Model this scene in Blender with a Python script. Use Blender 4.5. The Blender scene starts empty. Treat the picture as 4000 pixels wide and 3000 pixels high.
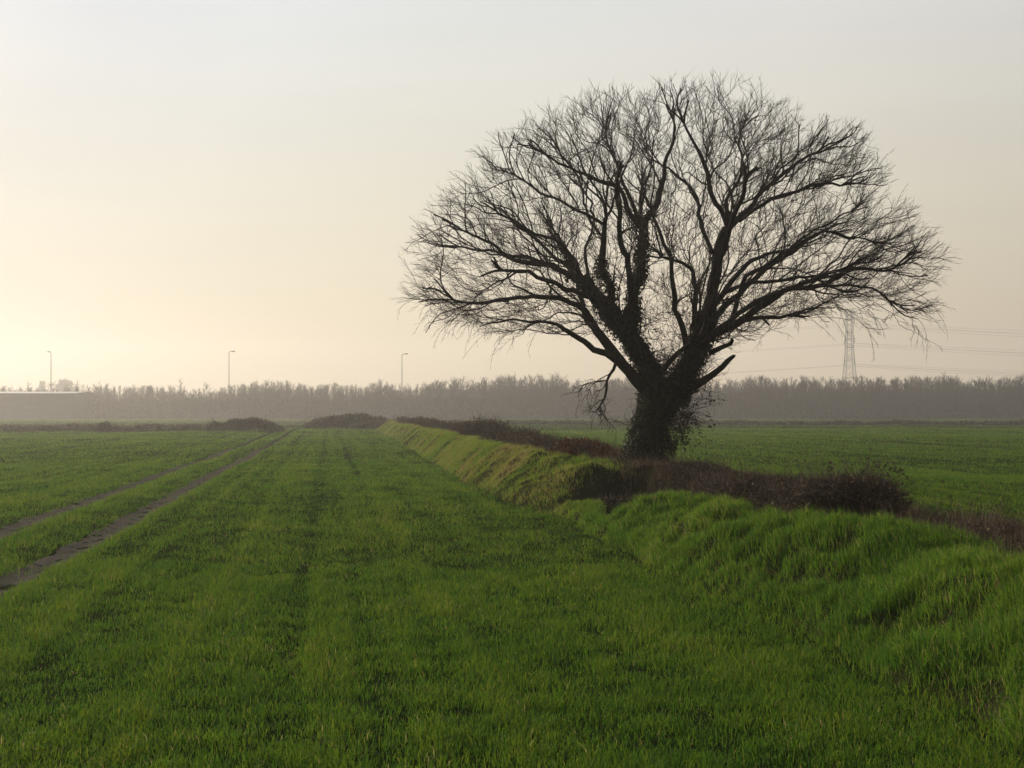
import bpy, math, random
import numpy as np
from mathutils import Vector

# ------------------------------------------------------------------ camera, sky, sun, exposure
SC = bpy.context.scene
COL = SC.collection
EYE = 1.9                      # eye height, metres
FPX = 1098.0                   # focal length in pixels of a 1024 wide frame
HOR = 412.0                    # horizon row of the 768 row frame
cam_data = bpy.data.cameras.new("camera")
cam = bpy.data.objects.new("camera", cam_data)
COL.objects.link(cam)
cam.location = (0, 0, EYE)
cam.rotation_euler = (math.radians(90), 0, 0)
cam_data.sensor_width = 36.0
cam_data.lens = 36.0 * FPX / 1024.0
cam_data.shift_y = (HOR - 384.0) / 1024.0
cam_data.clip_start = 0.1
cam_data.clip_end = 6000
SC.camera = cam

SUN_AZ, SUN_EL = -43.0, 25.0   # degrees, left of the view axis / above the horizon
sa, se = math.radians(SUN_AZ), math.radians(SUN_EL)
SUN_DIR = Vector((math.sin(sa) * math.cos(se), math.cos(sa) * math.cos(se), math.sin(se)))

world = bpy.data.worlds.new("World")
SC.world = world
world.use_nodes = True
nt = world.node_tree
nt.nodes.clear()
N, L = nt.nodes, nt.links


def srgb(r, g, b, k=1.0):
    f = lambda c: (c / 255 / 12.92 if c / 255 <= 0.04045 else ((c / 255 + 0.055) / 1.055) ** 2.4)
    return (f(r) * k, f(g) * k, f(b) * k, 1.0)


def ramp(nodes, stops, interp='LINEAR'):
    n = nodes.new('ShaderNodeValToRGB')
    n.color_ramp.interpolation = interp
    e = n.color_ramp.elements
    while len(e) > 1:
        e.remove(e[-1])
    e[0].position, e[0].color = stops[0]
    for p, c in stops[1:]:
        x = e.new(p)
        x.color = c
    return n


out = N.new('ShaderNodeOutputWorld')
bg = N.new('ShaderNodeBackground')
bg.inputs['Strength'].default_value = 0.1
sky = N.new('ShaderNodeTexSky')
sky.sky_type = 'NISHITA'
sky.sun_disc = False
sky.sun_elevation = se
sky.sun_rotation = sa
sky.dust_density = 6.0
sky.air_density = 1.0
sky.ozone_density = 1.0
# thin overcast veil in front of the clear sky: warm low down, paler higher, brightest round the sun
tc = N.new('ShaderNodeTexCoord')
sep = N.new('ShaderNodeSeparateXYZ')
L.new(tc.outputs['Generated'], sep.inputs[0])
veil = ramp(N, [(0.0, srgb(226, 203, 171)), (0.10, srgb(231, 215, 188)), (0.20, srgb(230, 222, 203)),
                (0.34, srgb(228, 227, 223)), (0.6, srgb(190, 196, 204)), (1.0, srgb(160, 172, 190))])
L.new(sep.outputs['Z'], veil.inputs[0])
dot = N.new('ShaderNodeVectorMath')
dot.operation = 'DOT_PRODUCT'
L.new(tc.outputs['Generated'], dot.inputs[0])
dot.inputs[1].default_value = SUN_DIR
mr = N.new('ShaderNodeMapRange')
mr.inputs['From Min'].default_value = -1
mr.inputs['From Max'].default_value = 1
L.new(dot.outputs['Value'], mr.inputs['Value'])
glow = ramp(N, [(0.0, (0.34, 0.36, 0.40, 1)), (0.45, (0.42, 0.44, 0.48, 1)), (0.67, (0.715, 0.735, 0.755, 1)), (0.80, (0.85, 0.855, 0.86, 1)),
                (0.90, (0.83, 0.865, 0.885, 1)), (0.94, (0.80, 0.855, 0.92, 1)), (0.965, (0.71, 0.775, 0.88, 1)), (1.0, (0.70, 0.78, 0.90, 1))])
L.new(mr.outputs[0], glow.inputs[0])
smap = N.new('ShaderNodeMapping')
smap.inputs['Scale'].default_value = (1.6, 1.6, 9.0)
smap.inputs['Rotation'].default_value = (0.10, 0.06, 0)
L.new(tc.outputs['Generated'], smap.inputs[0])
snz = N.new('ShaderNodeTexNoise')
snz.inputs['Scale'].default_value = 1.5
snz.inputs['Detail'].default_value = 5
snz.inputs['Roughness'].default_value = 0.55
L.new(smap.outputs[0], snz.inputs['Vector'])
streak = ramp(N, [(0.30, (0.965, 0.968, 0.975, 1)), (0.70, (1.035, 1.032, 1.025, 1))])
L.new(snz.outputs['Fac'], streak.inputs[0])
mul0 = N.new('ShaderNodeMix')
mul0.data_type = 'RGBA'
mul0.blend_type = 'MULTIPLY'
mul0.inputs['Factor'].default_value = 1.0
L.new(veil.outputs[0], mul0.inputs[6])
L.new(streak.outputs[0], mul0.inputs[7])
mul = N.new('ShaderNodeMix')
mul.data_type = 'RGBA'
mul.blend_type = 'MULTIPLY'
mul.inputs['Factor'].default_value = 1.0
L.new(mul0.outputs[2], mul.inputs[6])
L.new(glow.outputs[0], mul.inputs[7])
sc10 = N.new('ShaderNodeVectorMath')
sc10.operation = 'SCALE'
sc10.inputs['Scale'].default_value = 11.2
L.new(mul.outputs[2], sc10.inputs[0])
mixs = N.new('ShaderNodeMix')
mixs.data_type = 'RGBA'
mixs.inputs['Factor'].default_value = 0.96
L.new(sky.outputs[0], mixs.inputs[6])
L.new(sc10.outputs[0], mixs.inputs[7])
L.new(mixs.outputs[2], bg.inputs['Color'])
L.new(bg.outputs[0], out.inputs['Surface'])

sun_data = bpy.data.lights.new("sun", 'SUN')
sun_data.energy = 4.6
sun_data.angle = math.radians(1.0)
sun_data.color = (1.0, 0.86, 0.66)
sun = bpy.data.objects.new("sun", sun_data)
COL.objects.link(sun)
sun.location = (-60, 60, 60)
sun.rotation_euler = (-SUN_DIR).to_track_quat('-Z', 'Y').to_euler()

vs = SC.view_settings
vs.view_transform = 'Standard'
vs.look = 'None'
vs.exposure = 0.0
vs.gamma = 1.0
cy = SC.cycles
cy.max_bounces = 6
cy.diffuse_bounces = 3
cy.glossy_bounces = 2
cy.transmission_bounces = 3
cy.volume_bounces = 1
cy.transparent_max_bounces = 8
cy.use_denoising = True
cy.sample_clamp_indirect = 4.0

rng = np.random.default_rng(7)
random.seed(7)


# ------------------------------------------------------------------ helpers
def hash2(ix, iy, seed):
    n = (ix * 374761393 + iy * 668265263 + seed * 1442695041) & 0x7fffffff
    n = ((n ^ (n >> 13)) * 1274126177) & 0x7fffffff
    return ((n ^ (n >> 16)) & 0xffff) / 65535.0


def vnoise(x, y, seed=0):
    x = np.asarray(x, float)
    y = np.asarray(y, float)
    ix = np.floor(x).astype(np.int64)
    iy = np.floor(y).astype(np.int64)
    fx, fy = x - ix, y - iy
    fx = fx * fx * (3 - 2 * fx)
    fy = fy * fy * (3 - 2 * fy)
    a, b = hash2(ix, iy, seed), hash2(ix + 1, iy, seed)
    c, d = hash2(ix, iy + 1, seed), hash2(ix + 1, iy + 1, seed)
    return ((a * (1 - fx) + b * fx) * (1 - fy) + (c * (1 - fx) + d * fx) * fy) * 2 - 1


def fbm(x, y, seed=0, octs=3):
    s, a, t = 0, 1.0, 0
    for i in range(octs):
        s = s + a * vnoise(np.asarray(x) * 2 ** i, np.asarray(y) * 2 ** i, seed + i * 17)
        t += a
        a *= 0.5
    return s / t


def smooth(a, b, x):
    t = np.clip((x - a) / (b - a), 0, 1)
    return t * t * (3 - 2 * t)


def mesh_np(name, V, polys, mat, parent=None, smooth_on=False, attrs=None):
    """polys: list of int arrays (n,3) / (n,4); one linked mesh object"""
    me = bpy.data.meshes.new(name)
    V = np.asarray(V, np.float32)
    polys = [np.asarray(p, np.int32) for p in polys if len(p)]
    loops = np.concatenate([p.ravel() for p in polys])
    sizes = np.concatenate([np.full(len(p), p.shape[1], np.int32) for p in polys])
    starts = np.concatenate([[0], np.cumsum(sizes)[:-1]]).astype(np.int32)
    me.vertices.add(len(V))
    me.vertices.foreach_set("co", V.ravel())
    me.loops.add(len(loops))
    me.loops.foreach_set("vertex_index", loops)
    me.polygons.add(len(sizes))
    me.polygons.foreach_set("loop_start", starts)
    me.polygons.foreach_set("use_smooth", np.full(len(sizes), smooth_on))
    for k, a in (attrs or {}).items():
        at = me.attributes.new(k, 'FLOAT', 'POINT')
        at.data.foreach_set("value", np.asarray(a, np.float32))
    me.update(calc_edges=True)
    me.materials.append(mat)
    o = bpy.data.objects.new(name, me)
    COL.objects.link(o)
    if parent is not None:
        o.parent = parent
    return o


def empty(name, loc=(0, 0, 0)):
    o = bpy.data.objects.new(name, None)
    COL.objects.link(o)
    o.location = loc
    return o


def tag(o, label=None, cat=None, group=None, kind=None):
    if label:
        o['label'] = label
    if cat:
        o['category'] = cat
    if group:
        o['group'] = group
    if kind:
        o['kind'] = kind
    return o


class MB:
    """collects shapes for ONE mesh"""

    def __init__(self):
        self.v, self.t, self.q, self.a, self.n = [], [], [], [], 0

    def add(self, V, tris=None, quads=None, a=0.5):
        V = np.asarray(V, float)
        if tris is not None and len(tris):
            self.t.append(np.asarray(tris) + self.n)
        if quads is not None and len(quads):
            self.q.append(np.asarray(quads) + self.n)
        self.v.append(V)
        self.a.append(np.broadcast_to(np.asarray(a, float), (len(V),)))
        self.n += len(V)

    def box(self, x0, x1, y0, y1, z0, z1):
        V = [(x, y, z) for z in (z0, z1) for y in (y0, y1) for x in (x0, x1)]
        Q = [(0, 2, 3, 1), (4, 5, 7, 6), (0, 1, 5, 4), (2, 6, 7, 3), (0, 4, 6, 2), (1, 3, 7, 5)]
        self.add(V, quads=Q)

    def tube(self, P, R, k=6, bumps=0.0, seed=0, cap=True):
        P = np.asarray(P, float)
        R = np.broadcast_to(np.asarray(R, float), (len(P),))
        T = np.gradient(P, axis=0)
        T /= np.linalg.norm(T, axis=1, keepdims=True) + 1e-9
        u = np.array([0.31, 0.77, 0.55])
        if abs(T[0] @ u) > 0.9:
            u = np.array([1.0, 0, 0])
        U = np.empty_like(P)
        for i in range(len(P)):
            u = u - (u @ T[i]) * T[i]
            u /= np.linalg.norm(u) + 1e-9
            U[i] = u
        W = np.cross(T, U)
        ang = np.arange(k) * 2 * math.pi / k
        rr = R[:, None] * np.ones(k)
        if bumps:
            jj = np.arange(k)[None, :] * np.ones((len(P), 1))
            ii = np.arange(len(P))[:, None] * np.ones((1, k))
            nz = fbm(ii * 0.45 + 3.3, np.cos(ang)[None, :] * 1.6 + 10 * seed, seed) + 0.7 * fbm(ii * 0.3, np.sin(ang)[None, :] * 2.1 + 5, seed + 3)
            rr = rr * (1 + bumps * nz)
        V = P[:, None, :] + rr[:, :, None] * (np.cos(ang)[None, :, None] * U[:, None, :] + np.sin(ang)[None, :, None] * W[:, None, :])
        n = len(P)
        i, j = np.meshgrid(np.arange(n - 1), np.arange(k), indexing='ij')
        a = i * k + j
        b = i * k + (j + 1) % k
        Q = np.stack([a, b, b + k, a + k], -1).reshape(-1, 4)
        V = V.reshape(-1, 3)
        if cap:
            V = np.vstack([V, P[-1:], P[:1]])
            c = n * k
            jj = np.arange(k)
            Tt = np.vstack([np.stack([(n - 1) * k + jj, (n - 1) * k + (jj + 1) % k, np.full(k, c)], -1),
                            np.stack([(jj + 1) % k, jj, np.full(k, c + 1)], -1)])
        else:
            Tt = None
        self.add(V, tris=Tt, quads=Q)

    def rods(self, P, R, k=3, a=0.5):
        """many thin tapered rods at once: P (n,m,3), R (n,m)"""
        P = np.asarray(P, float)
        n, m, _ = P.shape
        if n == 0:
            return
        T = np.gradient(P, axis=1)
        T /= np.linalg.norm(T, axis=2, keepdims=True) + 1e-9
        ref = np.array([0.37, 0.61, 0.70])
        U = np.cross(T, ref)
        U /= np.linalg.norm(U, axis=2, keepdims=True) + 1e-9
        W = np.cross(T, U)
        ang = np.arange(k) * 2 * math.pi / k
        V = P[:, :, None, :] + R[:, :, None, None] * (np.cos(ang)[:, None] * U[:, :, None, :] + np.sin(ang)[:, None] * W[:, :, None, :])
        s, i, j = np.meshgrid(np.arange(n), np.arange(m - 1), np.arange(k), indexing='ij')
        b0 = s * m * k + i * k
        Q = np.stack([b0 + j, b0 + (j + 1) % k, b0 + k + (j + 1) % k, b0 + k + j], -1).reshape(-1, 4)
        aa = np.repeat(np.broadcast_to(np.asarray(a, float), (n,)), m * k)
        self.add(V.reshape(-1, 3), quads=Q, a=aa)

    def leaves(self, C, D, S, a=0.5, fold=0.25):
        """leaf blades: centre C, direction D, size S; 4-corner folded leaf (2 tris)"""
        n = len(C)
        if n == 0:
            return
        D = D / (np.linalg.norm(D, axis=1, keepdims=True) + 1e-9)
        r = rng.normal(size=(n, 3))
        W = np.cross(D, r)
        W /= np.linalg.norm(W, axis=1, keepdims=True) + 1e-9
        Nn = np.cross(D, W)
        S = np.asarray(S)[:, None]
        V = np.stack([C, C + D * S * 0.45 + W * S * 0.42 + Nn * S * fold, C + D * S, C + D * S * 0.45 - W * S * 0.42 + Nn * S * fold], 1)
        b = np.arange(n)[:, None] * 4
        T = np.concatenate([b + [0, 1, 2], b + [0, 2, 3]])
        self.add(V.reshape(-1, 3), tris=T, a=np.repeat(np.broadcast_to(np.asarray(a, float), (n,)), 4))

    def build(self, name, mat, parent=None, smooth_on=False):
        V = np.concatenate(self.v)
        polys = []
        if self.t:
            polys.append(np.concatenate(self.t))
        if self.q:
            polys.append(np.concatenate(self.q))
        return mesh_np(name, V, polys, mat, parent, smooth_on, {'tone': np.concatenate(self.a)})


# ------------------------------------------------------------------ materials
def new_mat(name):
    m = bpy.data.materials.new(name)
    m.use_nodes = True
    m.node_tree.nodes.clear()
    return m, m.node_tree.nodes, m.node_tree.links


def mat_plain(name, c1, c2, scale=6.0, rough=0.85, bump=0.0, spec=0.3, detail=5.0, stretch=(1, 1, 1)):
    m, n, l = new_mat(name)
    o = n.new('ShaderNodeOutputMaterial')
    b = n.new('ShaderNodeBsdfPrincipled')
    t = n.new('ShaderNodeTexCoord')
    mp = n.new('ShaderNodeMapping')
    mp.inputs['Scale'].default_value = stretch
    z = n.new('ShaderNodeTexNoise')
    z.inputs['Scale'].default_value = scale
    z.inputs['Detail'].default_value = detail
    l.new(t.outputs['Object'], mp.inputs[0])
    l.new(mp.outputs[0], z.inputs['Vector'])
    r = ramp(n, [(0.3, (*c1, 1)), (0.7, (*c2, 1))])
    l.new(z.outputs['Fac'], r.inputs[0])
    l.new(r.outputs[0], b.inputs['Base Color'])
    b.inputs['Roughness'].default_value = rough
    b.inputs['Specular IOR Level'].default_value = spec
    if bump:
        bp = n.new('ShaderNodeBump')
        bp.inputs['Strength'].default_value = bump
        bp.inputs['Distance'].default_value = 0.03
        l.new(z.outputs['Fac'], bp.inputs['Height'])
        l.new(bp.outputs[0], b.inputs['Normal'])
    l.new(b.outputs[0], o.inputs['Surface'])
    return m


def mat_leaf(name, stops, rough=0.5, transl=0.35, spec=0.35, noise_amt=0.5, noise_scale=0.6):
    """leaf / blade material: colour by the per-blade 'tone' attribute plus a broad patchy noise; lets light through"""
    m, n, l = new_mat(name)
    o = n.new('ShaderNodeOutputMaterial')
    at = n.new('ShaderNodeAttribute')
    at.attribute_name = 'tone'
    t = n.new('ShaderNodeTexCoord')
    z = n.new('ShaderNodeTexNoise')
    z.inputs['Scale'].default_value = noise_scale
    z.inputs['Detail'].default_value = 3
    l.new(t.outputs['Object'], z.inputs['Vector'])
    ma = n.new('ShaderNodeMath')
    ma.operation = 'MULTIPLY_ADD'
    l.new(z.outputs['Fac'], ma.inputs[0])
    ma.inputs[1].default_value = noise_amt
    mb = n.new('ShaderNodeMath')
    mb.operation = 'SUBTRACT'
    l.new(at.outputs['Fac'], mb.inputs[0])
    mb.inputs[1].default_value = noise_amt * 0.5
    l.new(mb.outputs[0], ma.inputs[2])
    r = ramp(n, [(p, (*c, 1)) for p, c in stops])
    l.new(ma.outputs[0], r.inputs[0])
    b = n.new('ShaderNodeBsdfPrincipled')
    b.inputs['Roughness'].default_value = rough
    b.inputs['Specular IOR Level'].default_value = spec
    l.new(r.outputs[0], b.inputs['Base Color'])
    tr = n.new('ShaderNodeBsdfTranslucent')
    hs = n.new('ShaderNodeHueSaturation')
    hs.inputs['Hue'].default_value = 0.488
    hs.inputs['Saturation'].default_value = 1.1
    hs.inputs['Value'].default_value = 1.35
    l.new(r.outputs[0], hs.inputs['Color'])
    l.new(hs.outputs[0], tr.inputs['Color'])
    mx = n.new('ShaderNodeMixShader')
    mx.inputs[0].default_value = transl
    l.new(b.outputs[0], mx.inputs[1])
    l.new(tr.outputs[0], mx.inputs[2])
    l.new(mx.outputs[0], o.inputs['Surface'])
    return m


M = {}
M['field'] = mat_plain('field_soil', (0.010, 0.015, 0.005), (0.019, 0.025, 0.008), 0.35, 1.0, 0.0, 0.0, 8)
M['bank'] = mat_plain('bank_turf', (0.014, 0.018, 0.007), (0.030, 0.028, 0.013), 1.3, 1.0, 0.2, 0.0, 8)
M['soil'] = mat_plain('track_soil', (0.050, 0.043, 0.036), (0.105, 0.092, 0.078), 7.0, 1.0, 0.6, 0.0, 8)
M['earth'] = mat_plain('bare_earth', (0.018, 0.014, 0.011), (0.045, 0.036, 0.028), 9.0, 0.95, 0.6, 0.1, 8)
M['crop'] = mat_leaf('crop_blades', [(0.0, (0.020, 0.058, 0.011)), (0.35, (0.050, 0.118, 0.019)), (0.7, (0.110, 0.182, 0.028)), (0.95, (0.180, 0.170, 0.030)), (1.0, (0.32, 0.27, 0.13))], rough=0.65, spec=0.06, transl=0.50)
M['bank_grass'] = mat_leaf('bank_grass_blades', [(0.0, (0.025, 0.078, 0.015)), (0.4, (0.090, 0.184, 0.029)), (0.7, (0.165, 0.245, 0.042)), (0.9, (0.20, 0.16, 0.055)), (1.0, (0.30, 0.24, 0.12))], rough=0.65, spec=0.06, transl=0.48)
M['dead_grass'] = mat_leaf('dead_grass_blades', [(0.0, (0.050, 0.036, 0.026)), (0.5, (0.105, 0.078, 0.056)), (0.85, (0.19, 0.145, 0.095)), (1.0, (0.34, 0.27, 0.17))], transl=0.2, rough=0.8, spec=0.05, noise_amt=0.4, noise_scale=1.5)
M['bark'] = mat_plain('bark', (0.022, 0.019, 0.017), (0.046, 0.041, 0.036), 14.0, 1.0, 0.5, 0.05, 8, (1, 1, 0.35))
M['twig'] = mat_plain('twig', (0.030, 0.024, 0.021), (0.050, 0.040, 0.035), 3.0, 0.85, 0, 0.2)
M['ivy'] = mat_leaf('ivy_leaf', [(0.0, (0.012, 0.018, 0.007)), (0.6, (0.028, 0.038, 0.012)), (1.0, (0.080, 0.075, 0.025))], rough=0.5, transl=0.15, spec=0.2, noise_amt=0.2, noise_scale=2)
M['cane'] = mat_leaf('bramble_cane', [(0.0, (0.042, 0.031, 0.024)), (0.6, (0.115, 0.085, 0.064)), (1.0, (0.27, 0.21, 0.15))], rough=0.8, spec=0.08, transl=0.0, noise_amt=0.3, noise_scale=2)
M['bramble_leaf'] = mat_leaf('bramble_leaf', [(0.0, (0.036, 0.030, 0.020)), (0.5, (0.080, 0.062, 0.041)), (1.0, (0.17, 0.118, 0.070))], rough=0.7, transl=0.15, spec=0.10, noise_amt=0.3, noise_scale=2)
M['shaded_leaf'] = mat_leaf('shaded_leaf', [(0.0, (0.008, 0.008, 0.006)), (1.0, (0.026, 0.022, 0.016))], rough=0.9, spec=0.05, transl=0.05, noise_amt=0.3, noise_scale=2)  # bramble leaf darkened: shade of the bank hollow put into the colour
M['rust_leaf'] = mat_leaf('rust_leaf', [(0.0, (0.050, 0.018, 0.012)), (0.5, (0.110, 0.040, 0.024)), (1.0, (0.18, 0.08, 0.04))], rough=0.7, spec=0.1, transl=0.2, noise_amt=0.3, noise_scale=2)
M['hedge_leaf'] = mat_leaf('hedge_leaf', [(0.0, (0.065, 0.060, 0.042)), (0.5, (0.135, 0.118, 0.080)), (1.0, (0.20, 0.165, 0.11))], rough=0.9, spec=0.05, transl=0.1, noise_amt=0.5, noise_scale=0.4)  # lightened so the colour itself carries haze over the far bushes and mounds
M['hazed_scrub'] = mat_leaf('hazed_scrub', [(0.0, (0.13, 0.12, 0.075)), (0.5, (0.22, 0.19, 0.12)), (1.0, (0.30, 0.25, 0.16))], rough=0.9, spec=0.05, transl=0.1, noise_amt=0.5, noise_scale=0.3)  # paler still: distance haze painted into the far hedge's colour
M['wood'] = mat_leaf('wood_twigs', [(0.0, (0.022, 0.019, 0.017)), (0.5, (0.042, 0.034, 0.030)), (1.0, (0.070, 0.055, 0.047))], rough=0.9, transl=0.0, spec=0.1, noise_amt=0.4, noise_scale=0.05)
M['far_leaf'] = mat_leaf('far_leaf', [(0.0, (0.040, 0.048, 0.030)), (1.0, (0.080, 0.085, 0.050))], rough=0.8, transl=0.1, noise_amt=0.3, noise_scale=0.2)
M['steel'] = mat_plain('galvanised_steel', (0.16, 0.16, 0.165), (0.22, 0.22, 0.225), 2.0, 0.55, 0, 0.5)
M['lamp_steel'] = mat_plain('lamp_steel', (0.12, 0.12, 0.12), (0.16, 0.16, 0.16), 2.0, 0.5, 0, 0.5)
M['lens'] = mat_plain('lamp_lens', (0.5, 0.5, 0.48), (0.6, 0.6, 0.58), 2.0, 0.2, 0, 0.5)
M['wire'] = mat_plain('conductor', (0.10, 0.10, 0.10), (0.14, 0.14, 0.14), 1.0, 0.5, 0, 0.4)
M['shed_wall'] = mat_plain('shed_cladding', (0.055, 0.062, 0.066), (0.075, 0.082, 0.086), 0.3, 0.7, 0, 0.3, 4, (1, 1, 6))
M['shed_roof'] = mat_plain('shed_roof', (0.34, 0.34, 0.33), (0.42, 0.42, 0.41), 0.6, 0.35, 0, 0.5)
M['brick'] = mat_plain('brown_brick', (0.075, 0.052, 0.042), (0.10, 0.070, 0.056), 1.2, 0.9, 0, 0.2)
M['tile'] = mat_plain('brown_tile', (0.060, 0.045, 0.040), (0.085, 0.062, 0.054), 1.6, 0.85, 0, 0.2)
M['glass'] = mat_plain('window_glass', (0.02, 0.022, 0.025), (0.03, 0.033, 0.036), 0.5, 0.1, 0, 0.5)

# ------------------------------------------------------------------ terrain functions
SL = 0.167                                          # the drilling runs this way: s = x + SL*y is constant along it
TRACKS = (-3.62, -5.22)
FAINT = ((-0.30, 0.16), (0.88, 0.14), (-2.25, 0.18), (-6.05, 0.25), (-7.9, 0.2))


def bank_x(Y):
    b = 4.02 - 0.157 * Y + 0.13 * vnoise(Y / 2.6, 0.0, 5) + 0.09 * vnoise(Y / 0.8, 3.0, 6)
    b = b + np.interp(Y, [0, 8.8, 11.3, 13.3, 18.7, 19.6, 22, 25, 30, 45, 133], [0, -0.15, 0.1, -0.22, 0.02, 0.12, -0.15, -0.37, -0.65, -0.3, 0])
    return b


def ground_z(X, Y):
    s = X + SL * Y
    fade = np.clip(1.2 - np.asarray(Y) / 400.0, 0.2, 1)
    z = 0.050 * fbm(s / 2.0, Y / 4.5, 1) * fade + 0.020 * fbm(s / 0.55, Y / 1.6, 2, 2) * np.clip(1.3 - Y / 50, 0, 1)
    z = z + 0.16 * fbm(X / 14.0, Y / 19.0, 3, 2)
    for t in TRACKS:
        z = z - 0.09 * np.exp(-((s - t) / 0.28) ** 2)
    for t, w in FAINT:
        z = z - 0.014 * np.exp(-((s - t) / w) ** 2)
    # slight swell and hollow in the far right field
    z = z + smooth(5, 9, X - bank_x(np.asarray(Y))) * (0.10 * np.sin(Y / 4.3 + X * 0.12) * smooth(12, 18, Y) * smooth(60, 35, Y))
    return z


def crease(u, Y):
    """short diagonal slump cracks on the bank face, 0..1"""
    a = (Y * 0.62 + u * 1.0)
    b = (u * 0.9 - Y * 0.30)
    n = vnoise(a / 0.44, b / 0.85, 24) + 0.35 * vnoise(a / 0.25, b / 0.3, 25)
    line = smooth(0.74, 0.92, 1 - np.abs(n))
    gate = smooth(-0.30, 0.10, vnoise(Y / 0.7, u / 0.5, 26))
    return line * gate * smooth(0.22, 0.4, u) * (0.3 + 0.7 * smooth(7.5, 10.5, Y))


def hollow(u, Y):
    return smooth(17.3, 17.9, Y) * smooth(22.0, 21.2, Y) * smooth(0.30, 0.75, u) * smooth(2.3, 1.8, u)


def bank_z(u, Y):
    """height of the field bank, u = metres from its left foot"""
    X = bank_x(Y) + u
    g = ground_z(X, Y)
    ww = u + 0.10 * fbm(Y / 1.1, u / 0.9, 11)                       # wandering contour
    up = smooth(-0.05, 1.40, ww)
    up = 0.55 * up + 0.45 * smooth(0.0, 1.0, ww / 1.25) ** 0.75
    dn = smooth(4.6, 3.3, u)
    h = np.interp(Y, [0, 9, 12, 15, 18.4, 20.5, 24, 35, 120], [0.62, 0.66, 0.70, 0.70, 0.64, 0.84, 0.96, 0.98, 0.86]) * (1 + 0.05 * vnoise(Y / 5.0, 1.0, 8))
    p = h * up * dn
    # slumped terracettes and tussocks on the face
    face = smooth(0.0, 0.35, u) * smooth(2.2, 1.6, u)
    near = smooth(60, 25, Y)
    ridge = fbm((Y * 0.9 + u * 1.25) / 0.75, (u * 1.1 - Y * 0.35) / 1.3, 21, 3)
    p = p + face * (0.19 * ridge + 0.07 * fbm(Y / 0.35, u / 0.3, 23, 2)) * (0.22 + 0.78 * smooth(42, 18, Y))
    p = p - face * 0.27 * crease(u, Y) * smooth(30, 18, Y) - 0.07 * np.exp(-((u - 0.03) / 0.12) ** 2) * near
    # hollow bitten out of the bank just beyond the near hump
    p = p - 0.72 * hollow(u, Y) * np.clip(p / 0.9, 0, 1)
    edge = smooth(0.12, -0.10, u) + smooth(4.5, 4.7, u)
    return g + np.maximum(p, -0.05) - 0.06 * edge + 0.004


def grid_mesh(name, X, Y, Z, mat):
    r, c = X.shape
    V = np.stack([X, Y, Z], -1).reshape(-1, 3)
    i, j = np.meshgrid(np.arange(r - 1), np.arange(c - 1), indexing='ij')
    a = i * c + j
    Q = np.stack([a, a + 1, a + c + 1, a + c], -1).reshape(-1, 4)
    return mesh_np(name, V, [Q], mat, smooth_on=True)


# the field: one sheet to the horizon
xs = np.concatenate([-np.geomspace(720, 24, 60)[:-1], np.arange(-24, 26, 0.2), np.geomspace(26, 720, 60)])
ys = np.concatenate([np.arange(-20, 4, 1.0), np.arange(4, 60, 0.2), np.geomspace(60, 720, 100)])
GX, GY = np.meshgrid(xs, ys)
GZ = ground_z(GX, GY)
GZ = np.where(GY > 180, GZ * 0.4, GZ)
field = tag(grid_mesh('field', GX, GY, GZ, M['field']), 'flat green winter cereal field', 'field', kind='structure')

# the field bank
by = np.concatenate([np.arange(-6, 5, 0.4), np.arange(5, 30, 0.07), np.geomspace(30, 122, 260)])
bu = np.concatenate([np.arange(-0.2, 2.4, 0.06), np.arange(2.4, 4.75, 0.12)])
BU, BY = np.meshgrid(bu, by)
bank = tag(grid_mesh('bank', bank_x(BY) + BU, BY, bank_z(BU, BY), M['bank']), 'low grassy field bank running away beside the crop', 'bank', kind='structure')

# wheel tracks of bare soil
for i, t in enumerate(TRACKS):
    ty = np.concatenate([np.arange(3, 60, 0.15), np.geomspace(60, 108, 60)])
    cc = np.linspace(-1, 1, 9)
    W = 0.255 + 0.05 * vnoise(ty / 0.8, i * 9.0, 31) + 0.05 * vnoise(ty / 3.0, i * 5.0, 32)
    S = t + W[:, None] * cc[None, :] + 0.05 * vnoise(ty / 6.0, i * 3.0, 33)[:, None]
    TY = np.repeat(ty[:, None], 9, 1)
    TX = S - SL * TY
    TZ = ground_z(TX, TY) + 0.016 + 0.022 * fbm(TX / 0.12, TY / 0.22, 34, 2) - 0.02 * (np.abs(cc) ** 4)[None, :]
    o = tag(grid_mesh('wheel_track', TX, TY, TZ, M['soil']), None, None, kind='structure')

# ------------------------------------------------------------------ grass
def blades(mb_name, P, H, Wd, az, lean, mat, tone, two=True):
    """P (n,3) roots; every blade a bent tapering strip"""
    n = len(P)
    d = np.stack([np.cos(az), np.sin(az), np.zeros(n)], 1)
    sd = rng.uniform(0, 2 * math.pi, n)
    # blades mostly turn a face to somewhere; random twist
    sv = np.stack([np.cos(sd), np.sin(sd), np.zeros(n)], 1) * (Wd * 0.5)[:, None]
    up = np.array([0, 0, 1.0])
    H1 = H[:, None]
    mid = P + up * H1 * 0.6 + d * (lean * 0.28)[:, None] * H1
    tip = P + up * H1 * (1 - 0.28 * lean ** 2)[:, None] + d * lean[:, None] * H1
    if two:
        V = np.stack([P - sv, P + sv, mid - sv * 0.8, mid + sv * 0.8, tip], 1).reshape(-1, 3)
        b = np.arange(n)[:, None] * 5
        return V, [np.array(b + [2, 3, 4]), np.array(b + [0, 1, 3, 2])], np.repeat(tone, 5)
    V = np.stack([P - sv, P + sv, tip], 1).reshape(-1, 3)
    b = np.arange(n)[:, None] * 3
    return V, [b + [0, 1, 2]], np.repeat(tone, 3)


def sample_y(n, a, b, p):
    u = rng.random(n)
    return (u * (b ** p - a ** p) + a ** p) ** (1 / p)


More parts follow.
